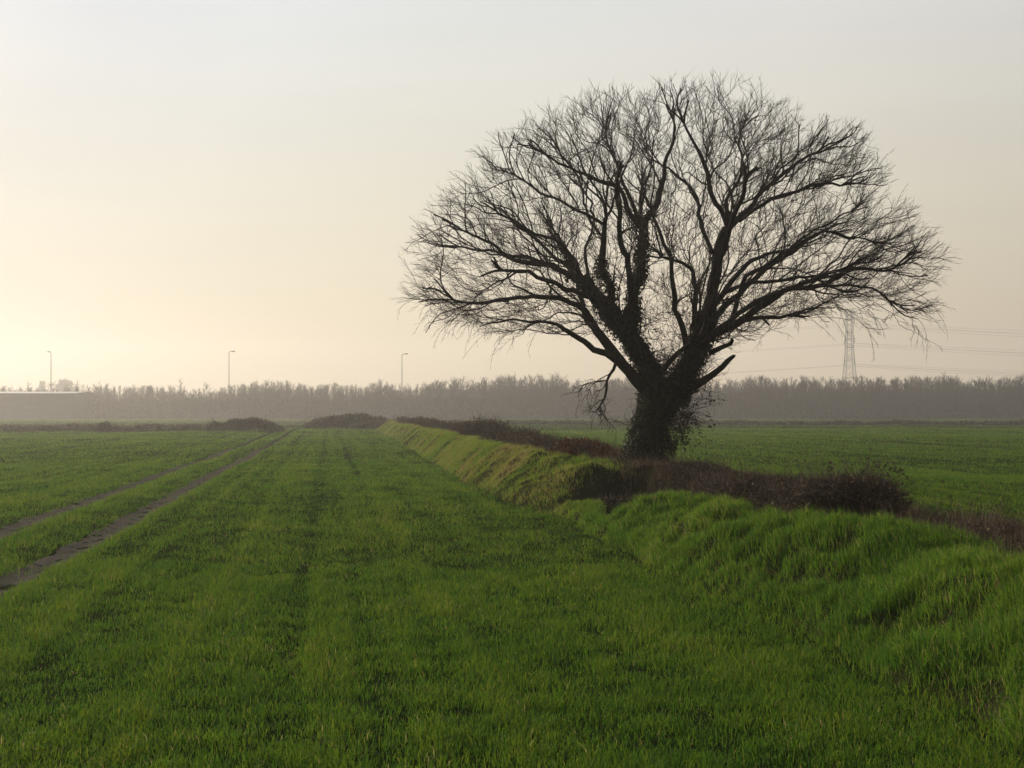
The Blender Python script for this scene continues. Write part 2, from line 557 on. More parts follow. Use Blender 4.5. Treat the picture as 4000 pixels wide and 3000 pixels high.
def build_grass(name, parts, mat):
    Vs, Ts, Qs, As, n = [], [], [], [], 0
    for V, polys, t in parts:
        for p in polys:
            (Ts if p.shape[1] == 3 else Qs).append(p + n)
        Vs.append(V)
        As.append(t)
        n += len(V)
    polys = []
    if Ts:
        polys.append(np.concatenate(Ts))
    if Qs:
        polys.append(np.concatenate(Qs))
    return mesh_np(name, np.concatenate(Vs), polys, mat, attrs={'tone': np.concatenate(As)})


def crop(n, ya, yb, p, two, hscale=1.0):
    Y = sample_y(n, ya, yb, p)
    X = rng.uniform(-1, 1, n) * (0.54 * Y + 2.4)
    # tillering: draw the blades into small tufts
    u = X - bank_x(Y)
    s = X + SL * Y
    n1 = 0.5 * fbm(X / 1.5, Y / 1.9, 41) + 0.8 * fbm(s / 0.30, Y / 24.0, 43, 2)
    n2 = fbm(X / 0.24, Y / 0.26, 42, 2)
    keep = (u < 0.12) | (u > 4.45)
    keep &= rng.random(n) > 0.8 * np.exp(-((u - 0.03 + 0.10 * n1) / 0.12) ** 2) * smooth(40, 25, Y)
    for t in TRACKS:
        keep &= (rng.random(n) < 0.07) | (np.abs(s - t + 0.10 * n2) > 0.205 + 0.06 * n1)
    fl = np.zeros(n)
    for t, w in FAINT:
        fl = np.maximum(fl, 0.9 * np.exp(-((s - t + 0.05 * n2) / w) ** 2))
    keep &= rng.random(n) < np.clip(0.88 + 0.35 * n1 + 0.55 * n2 - 0.14 * fl, 0.25, 1)
    X, Y, n1, n2, fl, u = X[keep], Y[keep], n1[keep], n2[keep], fl[keep], u[keep]
    Z = ground_z(X, Y) - 0.008
    k = len(X)
    H = 0.078 * hscale * (0.55 + 0.75 * rng.random(k)) * (1 + 0.40 * n1 + 0.42 * n2 - 0.18 * fl)
    Wd = np.maximum(0.0058 * (0.7 + 0.6 * rng.random(k)), 0.62 * Y / FPX)
    az = rng.uniform(0, 2 * math.pi, k)
    lean = np.clip(rng.normal(0.55, 0.28, k), 0.05, 1.25)
    tone = np.clip(rng.normal(0.47, 0.17, k) + 0.16 * n1 + 0.10 * n2 - 0.07 * fl, 0.02, 0.93)
    dead = rng.random(k) < 0.010
    tone[dead] = 1.0
    right = u > 4
    return blades(None, np.stack([X, Y, Z], 1), np.maximum(H, 0.02), Wd, az, lean, mat=None, tone=tone, two=two), right


parts_l, parts_r = [], []
for args in ((470000, 4.0, 14, 0.75, True), (470000, 14, 42, 0.7, False), (390000, 42, 118, 0.75, False, 1.15), (110000, 118, 298, 0.9, False, 1.4)):
    (V, polys, t), right = crop(*args)
    nv = 5 if args[4] else 3
    for sel, dst in ((~right, parts_l), (right, parts_r)):
        vi = np.repeat(sel, nv)
        if not sel.any():
            continue
        k = int(sel.sum())
        b = np.arange(k)[:, None] * nv
        pp = [b + [2, 3, 4], b + [0, 1, 3, 2]] if nv == 5 else [b + [0, 1, 2]]
        dst.append((V[vi], pp, t[vi]))
tag(build_grass('grass', parts_l, M['crop']), 'short green cereal crop covering the field beside the bank', 'grass', kind='stuff')
tag(build_grass('grass', parts_r, M['crop']), 'short green cereal crop in the field beyond the bank', 'grass', kind='stuff')


def bank_grass(n, ya, yb, p, two):
    Y = sample_y(n, ya, yb, p)
    u = rng.uniform(-0.25, 2.1, n)
    X = bank_x(Y) + u
    n1 = 0.6 * fbm(X / 0.5, Y / 0.5, 51, 2) + 0.7 * fbm(X / 0.17, Y / 0.18, 55, 2)
    n2 = fbm(X / 1.6, Y / 1.8, 52)
    top = smooth(1.5, 2.1, u + 0.35 * n2)
    hol = hollow(u, Y)
    cr = crease(u, Y) * smooth(26, 17, Y)
    toe = np.exp(-((u - 0.04 + 0.10 * n2) / 0.11) ** 2) * smooth(40, 25, Y)
    keep = rng.random(n) < np.clip((0.85 + 0.9 * n1) * (1 - top) * (1 - np.clip(1.6 * hol, 0, 0.99)) * (1 - 0.9 * cr) * (1 - 0.75 * toe), 0.0, 1)
    X, Y, u, n1, n2 = (q[keep] for q in (X, Y, u, n1, n2))
    Z = bank_z(u, Y) - 0.012
    k = len(X)
    foot = smooth(0.25, -0.15, u)
    H = 0.135 * (0.45 + 0.9 * rng.random(k)) * (1 + 0.8 * n1) * (1 - 0.5 * foot)
    H *= np.where(Y > 19, 0.72, 1.0)
    Wd = np.maximum(0.0052 * (0.7 + 0.6 * rng.random(k)), 0.46 * Y / FPX)
    az = math.pi + rng.normal(0, 1.7, k)                     # hangs down the slope
    lean = np.clip(rng.normal(0.55, 0.42, k), 0.02, 1.5)
    old = smooth(18.5, 21, Y)
    tone = np.clip(rng.normal(0.42, 0.21, k) + 0.14 * n2 + old * (0.22 + 0.26 * n2), 0.02, 0.97)
    tone[rng.random(k) < 0.028] = 1.0
    return blades(None, np.stack([X, Y, Z], 1), np.maximum(H, 0.03), Wd, az, lean, None, tone, two)


tag(build_grass('grass', [bank_grass(280000, 4.8, 21, 0.8, True), bank_grass(150000, 21, 60, 0.7, False), bank_grass(30000, 60, 120, 0.8, False)], M['bank_grass']),
    'longer tussocky grass hanging down the face of the bank', 'grass', kind='stuff')


def dead_grass(n, ya, yb, p, two):
    Y = sample_y(n, ya, yb, p)
    u = rng.uniform(1.15, 4.5, n)
    X = bank_x(Y) + u
    n1 = fbm(X / 0.45, Y / 0.45, 61, 2)
    n2 = fbm(X / 1.6, Y / 1.8, 52)
    top = smooth(1.35, 1.9, u + 0.35 * n2) * smooth(4.5, 3.9, u)
    keep = rng.random(n) < np.clip((0.8 + 0.7 * n1) * top, 0, 1)
    X, Y, u, n1 = (q[keep] for q in (X, Y, u, n1))
    Z = bank_z(u, Y) - 0.012
    k = len(X)
    H = 0.17 * (0.35 + 1.0 * rng.random(k) ** 2 + 1.3 * (rng.random(k) < 0.05)) * (1 + 0.5 * n1)
    Wd = np.maximum(0.005, 0.5 * Y / FPX)
    az = rng.uniform(0, 2 * math.pi, k)
    lean = np.clip(rng.normal(0.8, 0.35, k), 0.05, 1.5)
    tone = np.clip(rng.normal(0.42, 0.18, k) + 0.15 * n1, 0.02, 0.9)
    tone[rng.random(k) < 0.02] = 1.0
    return blades(None, np.stack([X, Y, Z], 1), np.maximum(H, 0.03), np.broadcast_to(Wd, (k,)), az, lean, None, tone, two)


tag(build_grass('dead_grass', [dead_grass(70000, 6, 22, 0.8, True), dead_grass(50000, 22, 60, 0.7, False), dead_grass(26000, 60, 120, 0.8, False)], M['dead_grass']),
    'withered brown grass and leaf litter along the top of the bank', 'dead grass', kind='stuff')

# ------------------------------------------------------------------ the big bare tree
TD = 23.3                                           # its distance along the view axis
FR = {'Z': (1500, 250, 1.0398), 'A': (1500, 500, 0.5425), 'B': (2500, 400, 0.6027)}
PXM = TD / FPX                                      # metres per 1024-frame pixel at the tree


def shape_pt(fr, x, y, dy):
    """a spot of the tree's own shape, measured across and up, dy metres nearer (-) or farther (+)"""
    ox, oy, k = FR[fr]
    px, py = (ox + k * x) * 0.256, (oy + k * y) * 0.256
    Y = TD + dy
    return np.array([(px - 512) * Y / FPX, Y, EYE - (py - HOR) * Y / FPX])


# name, frame, points, half-widths (frame px), depth start->end, ivy share (0..1 of length covered)
LIMBS = [
    ('trunk', 'Z', [(972, 1500), (978, 1440), (990, 1385), (1018, 1310), (1040, 1240), (1050, 1190)], [86, 74, 58, 62, 78, 60], 0, 0, 1.0),
    ('limb', 'Z', [(1030, 1260), (985, 1130), (940, 1050), (890, 985), (845, 925), (790, 860), (745, 795)], [58, 44, 42, 40, 34, 30, 24], 0, -0.3, 0.8),
    ('limb', 'Z', [(1085, 1265), (1135, 1150), (1185, 1060), (1212, 960), (1232, 870), (1250, 780), (1252, 700), (1290, 620)], [58, 46, 42, 32, 26, 24, 22, 17], 0, 0.2, 0.55),
    ('limb', 'A', [(1740, 1440), (1805, 1380), (1805, 1200), (1845, 1050), (1850, 900), (1860, 750), (1850, 670)], [52, 48, 44, 42, 38, 36, 32], 0.0, 0.4, 0.85),
    ('limb', 'A', [(1640, 1330), (1620, 1150), (1575, 1000), (1590, 850), (1590, 720), (1590, 640)], [36, 32, 32, 24, 20, 18], -0.1, -0.9, 0.6),
    ('limb', 'Z', [(1010, 1250), (950, 1190), (870, 1090), (800, 1000), (765, 930), (700, 893), (600, 873), (480, 882), (350, 890), (240, 880), (130, 860)], [26, 24, 22, 18, 14, 11, 10, 8, 6, 4, 2.5], 0, -1.3, 0.0),
    ('limb', 'A', [(1930, 1905), (1792, 1811), (1600, 1630), (1400, 1520), (1300, 1450), (1200, 1390), (1050, 1390), (900, 1380), (760, 1400), (680, 1430)], [32, 30, 27, 22, 18, 13, 10, 8, 6, 4], 0, -1.9, 0),
    ('limb', 'A', [(1700, 1650), (1560, 1500), (1450, 1340), (1400, 1180), (1370, 1060), (1300, 900)], [26, 24, 20, 17, 13, 9], 0.1, 1.4, 0),
    ('limb', 'B', [(380, 1540), (500, 1490), (620, 1430), (800, 1310), (900, 1250), (1000, 1210), (1150, 1190), (1250, 1150), (1350, 1090), (1450, 1080), (1600, 1090), (1750, 1020), (1900, 1010), (2040, 1030)], [36, 30, 28, 24, 21, 19, 17, 16, 15, 12, 9, 7, 5, 3], 0, -1.2, 0.15),
    ('limb', 'B', [(470, 1330), (560, 1200), (640, 1110), (720, 1030), (850, 980), (960, 955), (1080, 860), (1200, 790), (1400, 700), (1560, 640)], [24, 21, 18, 16, 13, 11, 9, 8, 6, 4], 0.1, 1.6, 0),
    ('limb', 'B', [(590, 1440), (650, 1230), (690, 1130), (820, 1050), (960, 960), (1100, 865), (1180, 840), (1330, 860), (1500, 900)], [20, 17, 15, 13, 12, 10, 9, 7, 5], 0, -1.0, 0),
    ('limb', 'B', [(510, 980), (560, 850), (540, 740), (470, 600), (440, 470), (400, 360), (330, 230), (260, 100), (200, -60)], [22, 20, 19, 18, 16, 13, 10, 8, 5], 0.2, -1.0, 0),
    ('limb', 'B', [(600, 790), (700, 700), (800, 580), (950, 440), (1100, 340), (1300, 240), (1440, 165)], [22, 20, 16, 13, 10, 7, 4], 0.2, 0.9, 0),
    ('limb', 'B', [(640, 770), (760, 690), (860, 620), (960, 585), (1150, 530), (1300, 545), (1450, 590), (1590, 650)], [16, 15, 13, 12, 10, 8, 6, 4], 0.2, -1.6, 0),
    ('limb', 'B', [(570, 820), (555, 640), (640, 500), (655, 350), (640, 240), (670, 110), (690, -20)], [15, 13, 11, 10, 8, 6, 4], 0.2, 1.8, 0),
    ('limb', 'B', [(470, 980), (420, 850), (385, 720), (370, 620), (310, 540), (230, 480), (150, 410), (60, 330)], [18, 16, 15, 14, 11, 10, 7, 5], 0.1, 1.2, 0),
    ('limb', 'Z', [(1140, 1100), (1120, 980), (1090, 925), (1096, 870), (1085, 800), (1082, 740), (1065, 690), (1035, 630), (1000, 540)], [14, 13, 11, 11, 10, 9, 8, 7, 5], 0, -1.2, 0),
    ('limb', 'B', [(350, 1480), (350, 1300), (360, 1170), (330, 1085), (250, 1030), (150, 995)], [22, 20, 18, 14, 11, 9], 0, -1.5, 0),
    ('limb', 'A', [(1850, 720), (1760, 600), (1715, 470), (1560, 380), (1300, 270), (1050, 130), (930, 60)], [24, 22, 18, 13, 10, 7, 4], 0.4, -1.3, 0),
    ('limb', 'A', [(1845, 690), (1770, 500), (1700, 330), (1640, 180), (1600, 40), (1560, -100)], [20, 17, 14, 11, 8, 5], 0.4, 1.4, 0),
    ('limb', 'A', [(1880, 660), (1950, 570), (2000, 440), (2012, 300), (2060, 150), (2090, 0), (2060, -150)], [30, 28, 24, 18, 14, 11, 7], 0.4, 0.9, 0.15),
    ('limb', 'A', [(1514, 1187), (1400, 1090), (1200, 1000), (1000, 970), (850, 910), (780, 830), (620, 750), (450, 680), (350, 610)], [34, 28, 22, 17, 14, 12, 9, 6, 4], -0.3, -1.0, 0.25),
    ('limb', 'A', [(1430, 1110), (1150, 975), (950, 915), (700, 880), (500, 850), (300, 830)], [20, 16, 13, 10, 7, 4], -0.3, 1.2, 0),
    ('limb', 'A', [(1500, 1170), (1340, 930), (1220, 800), (1050, 740), (900, 650), (750, 590), (600, 530)], [18, 15, 13, 11, 9, 6, 4], -0.3, -2.0, 0),
    ('limb', 'A', [(1590, 700), (1450, 610), (1280, 520), (1080, 430), (950, 340), (800, 285), (700, 220)], [14, 13, 11, 10, 8, 6, 4], -0.8, -0.2, 0),
    ('limb', 'A', [(1560, 770), (1470, 640), (1430, 480), (1380, 330), (1290, 200), (1240, 60)], [12, 11, 10, 9, 7, 5], -0.8, 1.6, 0),
    ('limb', 'A', [(1480, 1120), (1450, 900), (1500, 690), (1480, 520), (1400, 400)], [14, 13, 11, 9, 6], -0.3, 2.2, 0),
    ('limb', 'B', [(540, 1240), (700, 1170), (900, 1150), (1080, 1130), (1250, 1115), (1340, 1080)], [16, 14, 13, 11, 10, 8], 0.2, 1.2, 0),
    ('limb', 'B', [(1150, 1190), (1260, 1190), (1380, 1175), (1500, 1200), (1620, 1280), (1720, 1380), (1800, 1460), (1850, 1530)], [10, 10, 9, 8, 7, 6, 4, 3], -0.8, -1.4, 0),
    ('limb', 'B', [(470, 1520), (620, 1440), (780, 1400), (900, 1392), (945, 1375)], [18, 17, 15, 13, 11], 0, -0.8, 0),
    ('limb', 'B', [(900, 1392), (1000, 1370), (1120, 1345), (1260, 1350), (1400, 1380), (1560, 1440)], [5, 5, 4, 3.5, 3, 2], -0.75, -1.3, 0),
    ('limb', 'A', [(660, 1240), (560, 1290), (420, 1335), (350, 1390), (300, 1480)], [7, 6, 5, 4, 3], -0.9, -1.2, 0),
    ('limb', 'Z', [(872, 1115), (862, 1150), (835, 1190), (832, 1250), (815, 1280), (800, 1300)], [8, 7, 6, 5, 4, 3], -0.1, -0.6, 0),
    ('limb', 'Z', [(1030, 1190), (1060, 1130), (1100, 1090), (1150, 1050), (1165, 990)], [13, 12, 11, 10, 8], -0.2, -0.9, 0.0),
    ('broken_stub', 'Z', [(1130, 1225), (1195, 1195), (1248, 1158), (1290, 1120), (1322, 1095)], [22, 17, 13, 11, 7], 0, -0.6, 0.2),
    ('broken_stub', 'Z', [(1225, 1085), (1270, 1066), (1300, 1052), (1308, 1034)], [12, 11, 9, 6], 0, -0.5, 0),
    # limbs that reach towards and away from the viewer
    ('limb', 'Z', [(905, 1000), (925, 880), (915, 760), (890, 640), (880, 520), (870, 420)], [20, 16, 13, 11, 9, 6], -0.2, -2.7, 0),
    ('limb', 'Z', [(1200, 1030), (1225, 900), (1250, 780), (1300, 640), (1340, 500), (1380, 380)], [20, 16, 13, 11, 9, 6], -0.2, -2.7, 0),
    ('limb', 'Z', [(930, 1040), (850, 930), (760, 830), (640, 720), (520, 620)], [18, 15, 12, 9, 6], 0.3, 2.6, 0),
    ('limb', 'Z', [(1190, 1040), (1270, 930), (1400, 800), (1560, 690), (1690, 600)], [18, 15, 12, 9, 6], 0.3, 2.6, 0),
    ('limb', 'Z', [(880, 970), (800, 900), (680, 840), (560, 790), (430, 760)], [14, 12, 10, 8, 5], -0.3, -2.5, 0),
    ('limb', 'Z', [(1200, 1050), (1350, 930), (1500, 850), (1650, 800), (1780, 740)], [14, 12, 10, 8, 5], -0.3, -2.4, 0),
]


def catmull(P, R, step):
    P = np.asarray(P)
    Q = np.vstack([2 * P[0] - P[1], P, 2 * P[-1] - P[-2]])
    outp, outr = [], []
    for i in range(len(P) - 1):
        p0, p1, p2, p3 = Q[i:i + 4]
        m = max(2, int(np.linalg.norm(p2 - p1) / step))
        t = np.linspace(0, 1, m, endpoint=False)[:, None]
        outp.append(0.5 * (2 * p1 + (p2 - p0) * t + (2 * p0 - 5 * p1 + 4 * p2 - p3) * t ** 2 + (3 * p1 - p0 - 3 * p2 + p3) * t ** 3))
        outr.append(R[i] + (R[i + 1] - R[i]) * t[:, 0])
    outp.append(P[-1:])
    outr.append(np.array([R[-1]]))
    return np.vstack(outp), np.concatenate(outr)


tree_base = shape_pt('Z', 980, 1455, 0)
tree = empty('bare_tree', tuple(tree_base))
tag(tree, 'large bare spreading tree with ivy clad forked trunk standing on the bank', 'tree')
TB = tree_base

ivy_pts = []
limb_curves = []
for li, (nm, fr, pts, hw, d0, d1, ivy) in enumerate(LIMBS):
    k = FR[fr][2] * 0.256 * PXM
    m = len(pts)
    tt = np.linspace(0, 1, m)
    P3 = np.array([shape_pt(fr, x, y, d0 + (d1 - d0) * t ** 1.2) for (x, y), t in zip(pts, tt)])
    P, R = catmull(P3, [h * k * (1.0 if nm == 'trunk' else 0.88) for h in hw], 0.13)
    if nm != 'trunk':
        w = np.clip(np.arange(len(P)) / 4.0, 0, 1)[:, None]
        wig = np.stack([fbm(np.arange(len(P)) * 0.42, np.full(len(P), li * 3.7 + c), 70 + c, 2) for c in range(3)], 1)
        P = P + wig * w * np.full(len(P), 0.065)[:, None]
    limb_curves.append((nm, P, R))
    if ivy:
        e = int(len(P) * ivy)
        for a, r in zip(P[:max(e, 2)], R[:max(e, 2)]):
            ivy_pts.append((a, r))

# --- crown envelope: the dome outline seen from the front, rounded off in depth
OUT = np.array([(150, 1010), (95, 930), (75, 870), (105, 750), (110, 650), (190, 550), (225, 490), (310, 420), (350, 350), (450, 280), (570, 220), (700, 165),
                (760, 110), (870, 105), (1000, 95), (1160, 85), (1310, 60), (1420, 95), (1530, 155), (1680, 225), (1810, 250), (1850, 330), (1915, 430), (1940, 530),
                (2040, 615), (2110, 720), (2115, 840), (2060, 940), (2030, 1030), (1990, 990), (1900, 910), (1800, 870), (1700, 920), (1600, 960), (1500, 980), (1400, 1020),
                (1300, 1075), (1200, 1100), (1000, 1100), (860, 1045), (700, 1035), (560, 1015), (430, 1015), (330, 980), (230, 970)], float)
CEN = np.array([1060.0, 880.0])


def inside(px, py):
    c = np.zeros(len(px), bool)
    j = len(OUT) - 1
    for i in range(len(OUT)):
        xi, yi = OUT[i]
        xj, yj = OUT[j]
        cond = ((yi > py) != (yj > py)) & (px < (xj - xi) * (py - yi) / (yj - yi + 1e-9) + xi)
        c ^= cond
        j = i
    return c


DEP = 3.9
ZO, ZP, ZK = FR['Z']


def in_crown(P, sc):
    """P (n,3) inside the crown dome scaled by sc (n,)"""
    x = 512 + P[:, 0] * FPX / P[:, 1]
    y = HOR - (P[:, 2] - EYE) * FPX / P[:, 1]
    zx, zy = (x / 0.256 - ZO) / ZK, (y / 0.256 - ZP) / ZK
    kk = np.sqrt(np.clip(1 - ((P[:, 1] - TD) / DEP) ** 2, 0.0, 1)) * sc + 1e-3
    return inside(CEN[0] + (zx - CEN[0]) / kk, CEN[1] + (zy - CEN[1]) / kk)


crotch = shape_pt('Z', 1055, 1140, 0)


def unit(v):
    return v / (np.linalg.norm(v, axis=-1, keepdims=True) + 1e-9)


def grow(P0, D0, Ln, m, wig, outw, upw, clip=None):
    """many branches at once: wandering polylines steered outwards from the fork, halted at the crown's edge"""
    n = len(P0)
    cur, d = P0.copy(), unit(D0)
    live = np.ones(n, bool)
    Ps = [cur]
    kick = rng.normal(0, wig, (n, 3))
    for q in range(m - 1):
        o = unit(cur - crotch)
        low = smooth(3.4, 1.6, cur[:, 2] - TB[2]) * smooth(2.2, 4.2, np.linalg.norm((cur - TB)[:, :2], axis=1))
        kick = 0.35 * kick + rng.normal(0, wig, (n, 3))
        d = unit(d + kick + outw * o + np.array([0, 0, 1.0]) * (upw * (1 - low) - 0.20 * low)[:, None])
        nxt = cur + d * (Ln / (m - 1))[:, None]
        if clip is not None:
            live &= in_crown(nxt, clip)
        cur = np.where(live[:, None], nxt, cur)
        Ps.append(cur)
    return np.stack(Ps, 1)


def side_dirs(T, ang, spread):
    n = len(T)
    Bv = rng.normal(size=(n, 3))
    Bv = unit(Bv - (Bv * T).sum(1, keepdims=True) * T)
    a = np.clip(rng.normal(ang, spread, n), 0.1, 1.4)[:, None]
    return T * np.cos(a) + Bv * np.sin(a)


def spawn(P, R, per, lo=0.12, hi=1.0):
    """spots along branches P (n,m,3): returns positions, tangents, radii, parent index"""
    n, m, _ = P.shape
    k = n * per
    i = np.repeat(np.arange(n), per)
    t = (np.tile(np.arange(per), n) + rng.random(k)) / per * (hi - lo) + lo
    f = t * (m - 1)
    j = np.minimum(f.astype(int), m - 2)
    f = (f - j)[:, None]
    a, b_ = P[i, j], P[i, j + 1]
    ok = np.linalg.norm(b_ - a, axis=1) > 1e-5
    pos = a * (1 - f) + b_ * f
    return pos[ok], unit(b_ - a)[ok], (R[i, j] * (1 - f[:, 0]) + R[i, j + 1] * f[:, 0])[ok], t[ok]


mb_c = MB()
tn = 0
l_pos, l_tan, l_r = [], [], []
for nm, P, R in limb_curves:
    if nm == 'limb' and len(P) > 12:
        okc = in_crown(P, np.full(len(P), 0.86))
        okc[:len(P) // 2] = True
        okc |= P[:, 2] < TB[2] + 2.9
        e = len(P) if okc.all() else int(np.argmin(okc))
        if P[-1, 2] > TB[2] + 1.6:
            P, R = P[:e], R[:e]
    Pl = P - TB
    mbl = MB()
    if nm == 'trunk':
        mbl.tube(Pl, R * 0.76, 22, 0.16, 3)
        mbl.build('trunk', M['bark'], tree, True)
        continue
    k = 12 if R[0] > 0.1 else 8 if R[0] > 0.04 else 5
    mbl.tube(Pl, R, k, 0.10 if nm == 'limb' else 0.16, tn + 5)
    if nm == 'broken_stub':                        # jagged torn end
        e, d = Pl[-1], Pl[-1] - Pl[-2]
        d /= np.linalg.norm(d)
        for q in range(5):
            o_ = rng.normal(0, 0.5, 3) * R[-1]
            mbl.tube([e + o_ - d * 0.05, e + o_ + d * 0.05 * rng.random()], [R[-1] * 0.4, R[-1] * 0.08], 5)
    mbl.build(nm, M['bark'], tree, True)
    tn += 1
    if nm != 'limb':
        continue
    # spots for boughs: along the outer part of the limb, and a fan at its end
    T = unit(np.gradient(P, axis=0))
    hang = P[-1, 2] < P[0, 2] - 0.3 and P[-1, 2] < TB[2] + 1.6
    start = int(len(P) * (0.45 if hang else 0.33))
    i = start
    while i < len(P) - 1:
        if P[i, 2] > TB[2] + 0.75 or hang:
            l_pos.append(P[i]); l_tan.append(T[i]); l_r.append(R[i])
        i += 1 + int(rng.random() * (4.4 if np.linalg.norm(P[i] - crotch) > 2.6 else 7.0))
    for q in range(4):
        l_pos.append(P[-1]); l_tan.append(T[-1]); l_r.append(-R[-1])
l_pos, l_tan, l_r = np.array(l_pos), np.array(l_tan), np.array(l_r)
n = len(l_pos)
endf = l_r < 0
ang = np.where(endf, 0.36, 0.70)
D = side_dirs(l_tan, ang, 0.16)
o = unit(l_pos - crotch)
D = unit(D + 0.35 * o)
Ln = np.where(endf, rng.uniform(1.0, 2.2, n), rng.uniform(0.8, 2.1, n))
P1 = grow(l_pos, D, Ln, 13, 0.18, 0.10, 0.025, rng.uniform(0.94, 1.05, n))
# fill what is still empty: a bough from the nearest inner wood out to every bare spot of the dome
NX, NR, NT = [], [], []
for nm, P, R in limb_curves:
    if nm == 'limb':
        e = int(np.argmin(np.append(in_crown(P, np.full(len(P), 0.9)) | (np.arange(len(P)) < len(P) // 2), False)))
        NX.append(P[:e]); NR.append(R[:e]); NT.append(unit(np.gradient(P, axis=0))[:e])
NX.append(P1.reshape(-1, 3)); NR.append(np.full(P1.shape[0] * 13, 0.012))
NT.append(unit(np.gradient(P1, axis=1)).reshape(-1, 3))
NX, NR, NT = np.concatenate(NX), np.concatenate(NR), np.concatenate(NT)
cx_, cz_, cd_ = rng.uniform(60, 2140, 30000), rng.uniform(60, 1090, 30000), rng.uniform(-3.7, 3.7, 30000)
CP = np.array([shape_pt('Z', a_, b_, c_) for a_, b_, c_ in zip(cx_, cz_, cd_)])
CP = CP[in_crown(CP, np.full(len(CP), 0.97))]
fills = []
gap = 0.54
for q in range(len(CP)):
    if len(fills) >= 620:
        break
    c_ = CP[q]
    dv = c_ - NX
    dist = np.linalg.norm(dv, axis=1)
    if dist.min() < gap:
        continue
    oc = unit(c_ - crotch)
    cosang = (dv @ oc) / (dist + 1e-6)
    ct = (dv * NT).sum(1) / (dist + 1e-6)
    cost = dist * (1.0 + 1.1 * (1 - cosang) + 0.8 * (1 - ct)) + 9.0 * (dist > 2.4)
    k = int(cost.argmin())
    a_ = NX[k]
    L_ = dist[k]
    tt = np.linspace(0, 1, 13)[:, None]
    c1 = a_ + unit(NT[k] + 0.6 * dv[k] / L_) * L_ * 0.40
    c2 = c_ - unit(0.5 * oc + dv[k] / L_ + np.array([0, 0, 0.1])) * L_ * 0.30
    B_ = (1 - tt) ** 3 * a_ + 3 * (1 - tt) ** 2 * tt * c1 + 3 * (1 - tt) * tt ** 2 * c2 + tt ** 3 * c_
    w_ = np.cumsum(rng.normal(0, 0.030 * L_, (13, 3)), axis=0)
    w_ = w_ - tt * w_[-1]
    B_ = B_ + w_
    fills.append((B_, min(0.7 * NR[k], 0.010 + 0.008 * L_)))
    NX = np.vstack([NX, B_[2:]])
    NT = np.vstack([NT, unit(np.gradient(B_, axis=0))[2:]])
    NR = np.concatenate([NR, np.linspace(fills[-1][1], 0.006, 11)])
print('fill boughs', len(fills))
PF = np.stack([f[0] for f in fills])
RF = np.maximum(np.array([f[1] for f in fills])[:, None] * np.linspace(1, 0.35, 13)[None, :], 0.0050)
mb_c.rods(PF - TB, RF, 6)
r1 = np.minimum(0.62 * np.abs(l_r), rng.uniform(0.014, 0.026, n))
r1 = np.where(endf, np.minimum(np.abs(l_r) * 0.85, 0.030), r1)
R1 = np.maximum(r1[:, None] * np.linspace(1, 0.30, 13)[None, :], 0.0052)
mb_c.rods(P1 - TB, R1, 6)
P1, R1 = np.concatenate([P1, PF]), np.concatenate([R1, RF])
p, t_, rr, tt_ = spawn(P1, R1, 5, 0.12, 1.0)
D = unit(side_dirs(t_, 0.62, 0.16) + 0.22 * unit(p - crotch))
n = len(p)
P2 = grow(p, D, rng.uniform(0.40, 1.15, n) * (1.15 - 0.45 * tt_), 9, 0.18, 0.08, 0.035, rng.uniform(0.99, 1.08, n))
R2 = np.maximum(np.minimum(0.7 * rr, rng.uniform(0.0065, 0.0110, n))[:, None] * np.linspace(1, 0.42, 9)[None, :], 0.0042)
mb_c.rods(P2 - TB, R2, 5)


def twigs(P, R, per, l0, l1, r0, lo=0.2, scl=(1.02, 1.11), ang=0.55, m=5):
    p, t_, rr, tt_ = spawn(P, R, per, lo, 1.0)
    kp = ~in_crown(p, np.full(len(p), 0.70)) | (rng.random(len(p)) < 0.45)
    p, t_, rr, tt_ = p[kp], t_[kp], rr[kp], tt_[kp]
    D = unit(side_dirs(t_, ang, 0.18) + 0.18 * unit(p - crotch))
    n = len(p)
    Pt = grow(p, D, rng.uniform(l0, l1, n) * (1.1 - 0.35 * tt_), m, 0.14, 0.07, 0.05, rng.uniform(scl[0], scl[1], n))
    Rt = np.minimum(r0 * (0.8 + 0.4 * rng.random(n)), rr)[:, None] * np.linspace(1, 0.5, m)[None, :]
    mb_c.rods(Pt - TB, Rt, 3)
    return Pt, Rt


# long weeping twigs under the outermost boughs
fl_ = P2.reshape(-1, 3)
lowm = (fl_[:, 2] - TB[2] < 3.3) & (np.linalg.norm((fl_ - TB)[:, :2], axis=1) > 2.6)
wp = fl_[rng.choice(np.flatnonzero(lowm), 230)]
D = unit(0.7 * unit(wp - crotch) + rng.normal(0, 0.35, wp.shape) + np.array([0, 0, -0.15]))
PW = grow(wp, D, rng.uniform(0.35, 0.95, len(wp)), 8, 0.14, 0.0, -0.16)
RW = np.linspace(0.0042, 0.0022, 8)[None, :] * np.ones((len(wp), 1))
mb_c.rods(PW - TB, RW, 3)
p, t_, rr, tt_ = spawn(PW, RW, 6, 0.15, 1.0)
D = side_dirs(t_, 0.55, 0.2)
PW2 = grow(p, D, rng.uniform(0.06, 0.2, len(p)), 3, 0.14, 0.0, -0.05)
mb_c.rods(PW2 - TB, np.linspace(0.0028, 0.0016, 3)[None, :] * np.ones((len(p), 1)), 3)
P3, R3 = twigs(P2, R2, 4, 0.18, 0.50, 0.0034)
P3b, R3b = twigs(P1, R1, 3, 0.18, 0.50, 0.0036)
P4, R4 = twigs(P3, R3, 4, 0.07, 0.22, 0.0024, 0.25, (1.06, 1.15), 0.5, 3)
P4b, R4b = twigs(P3b, R3b, 4, 0.07, 0.22, 0.0024, 0.25, (1.06, 1.15), 0.5, 3)
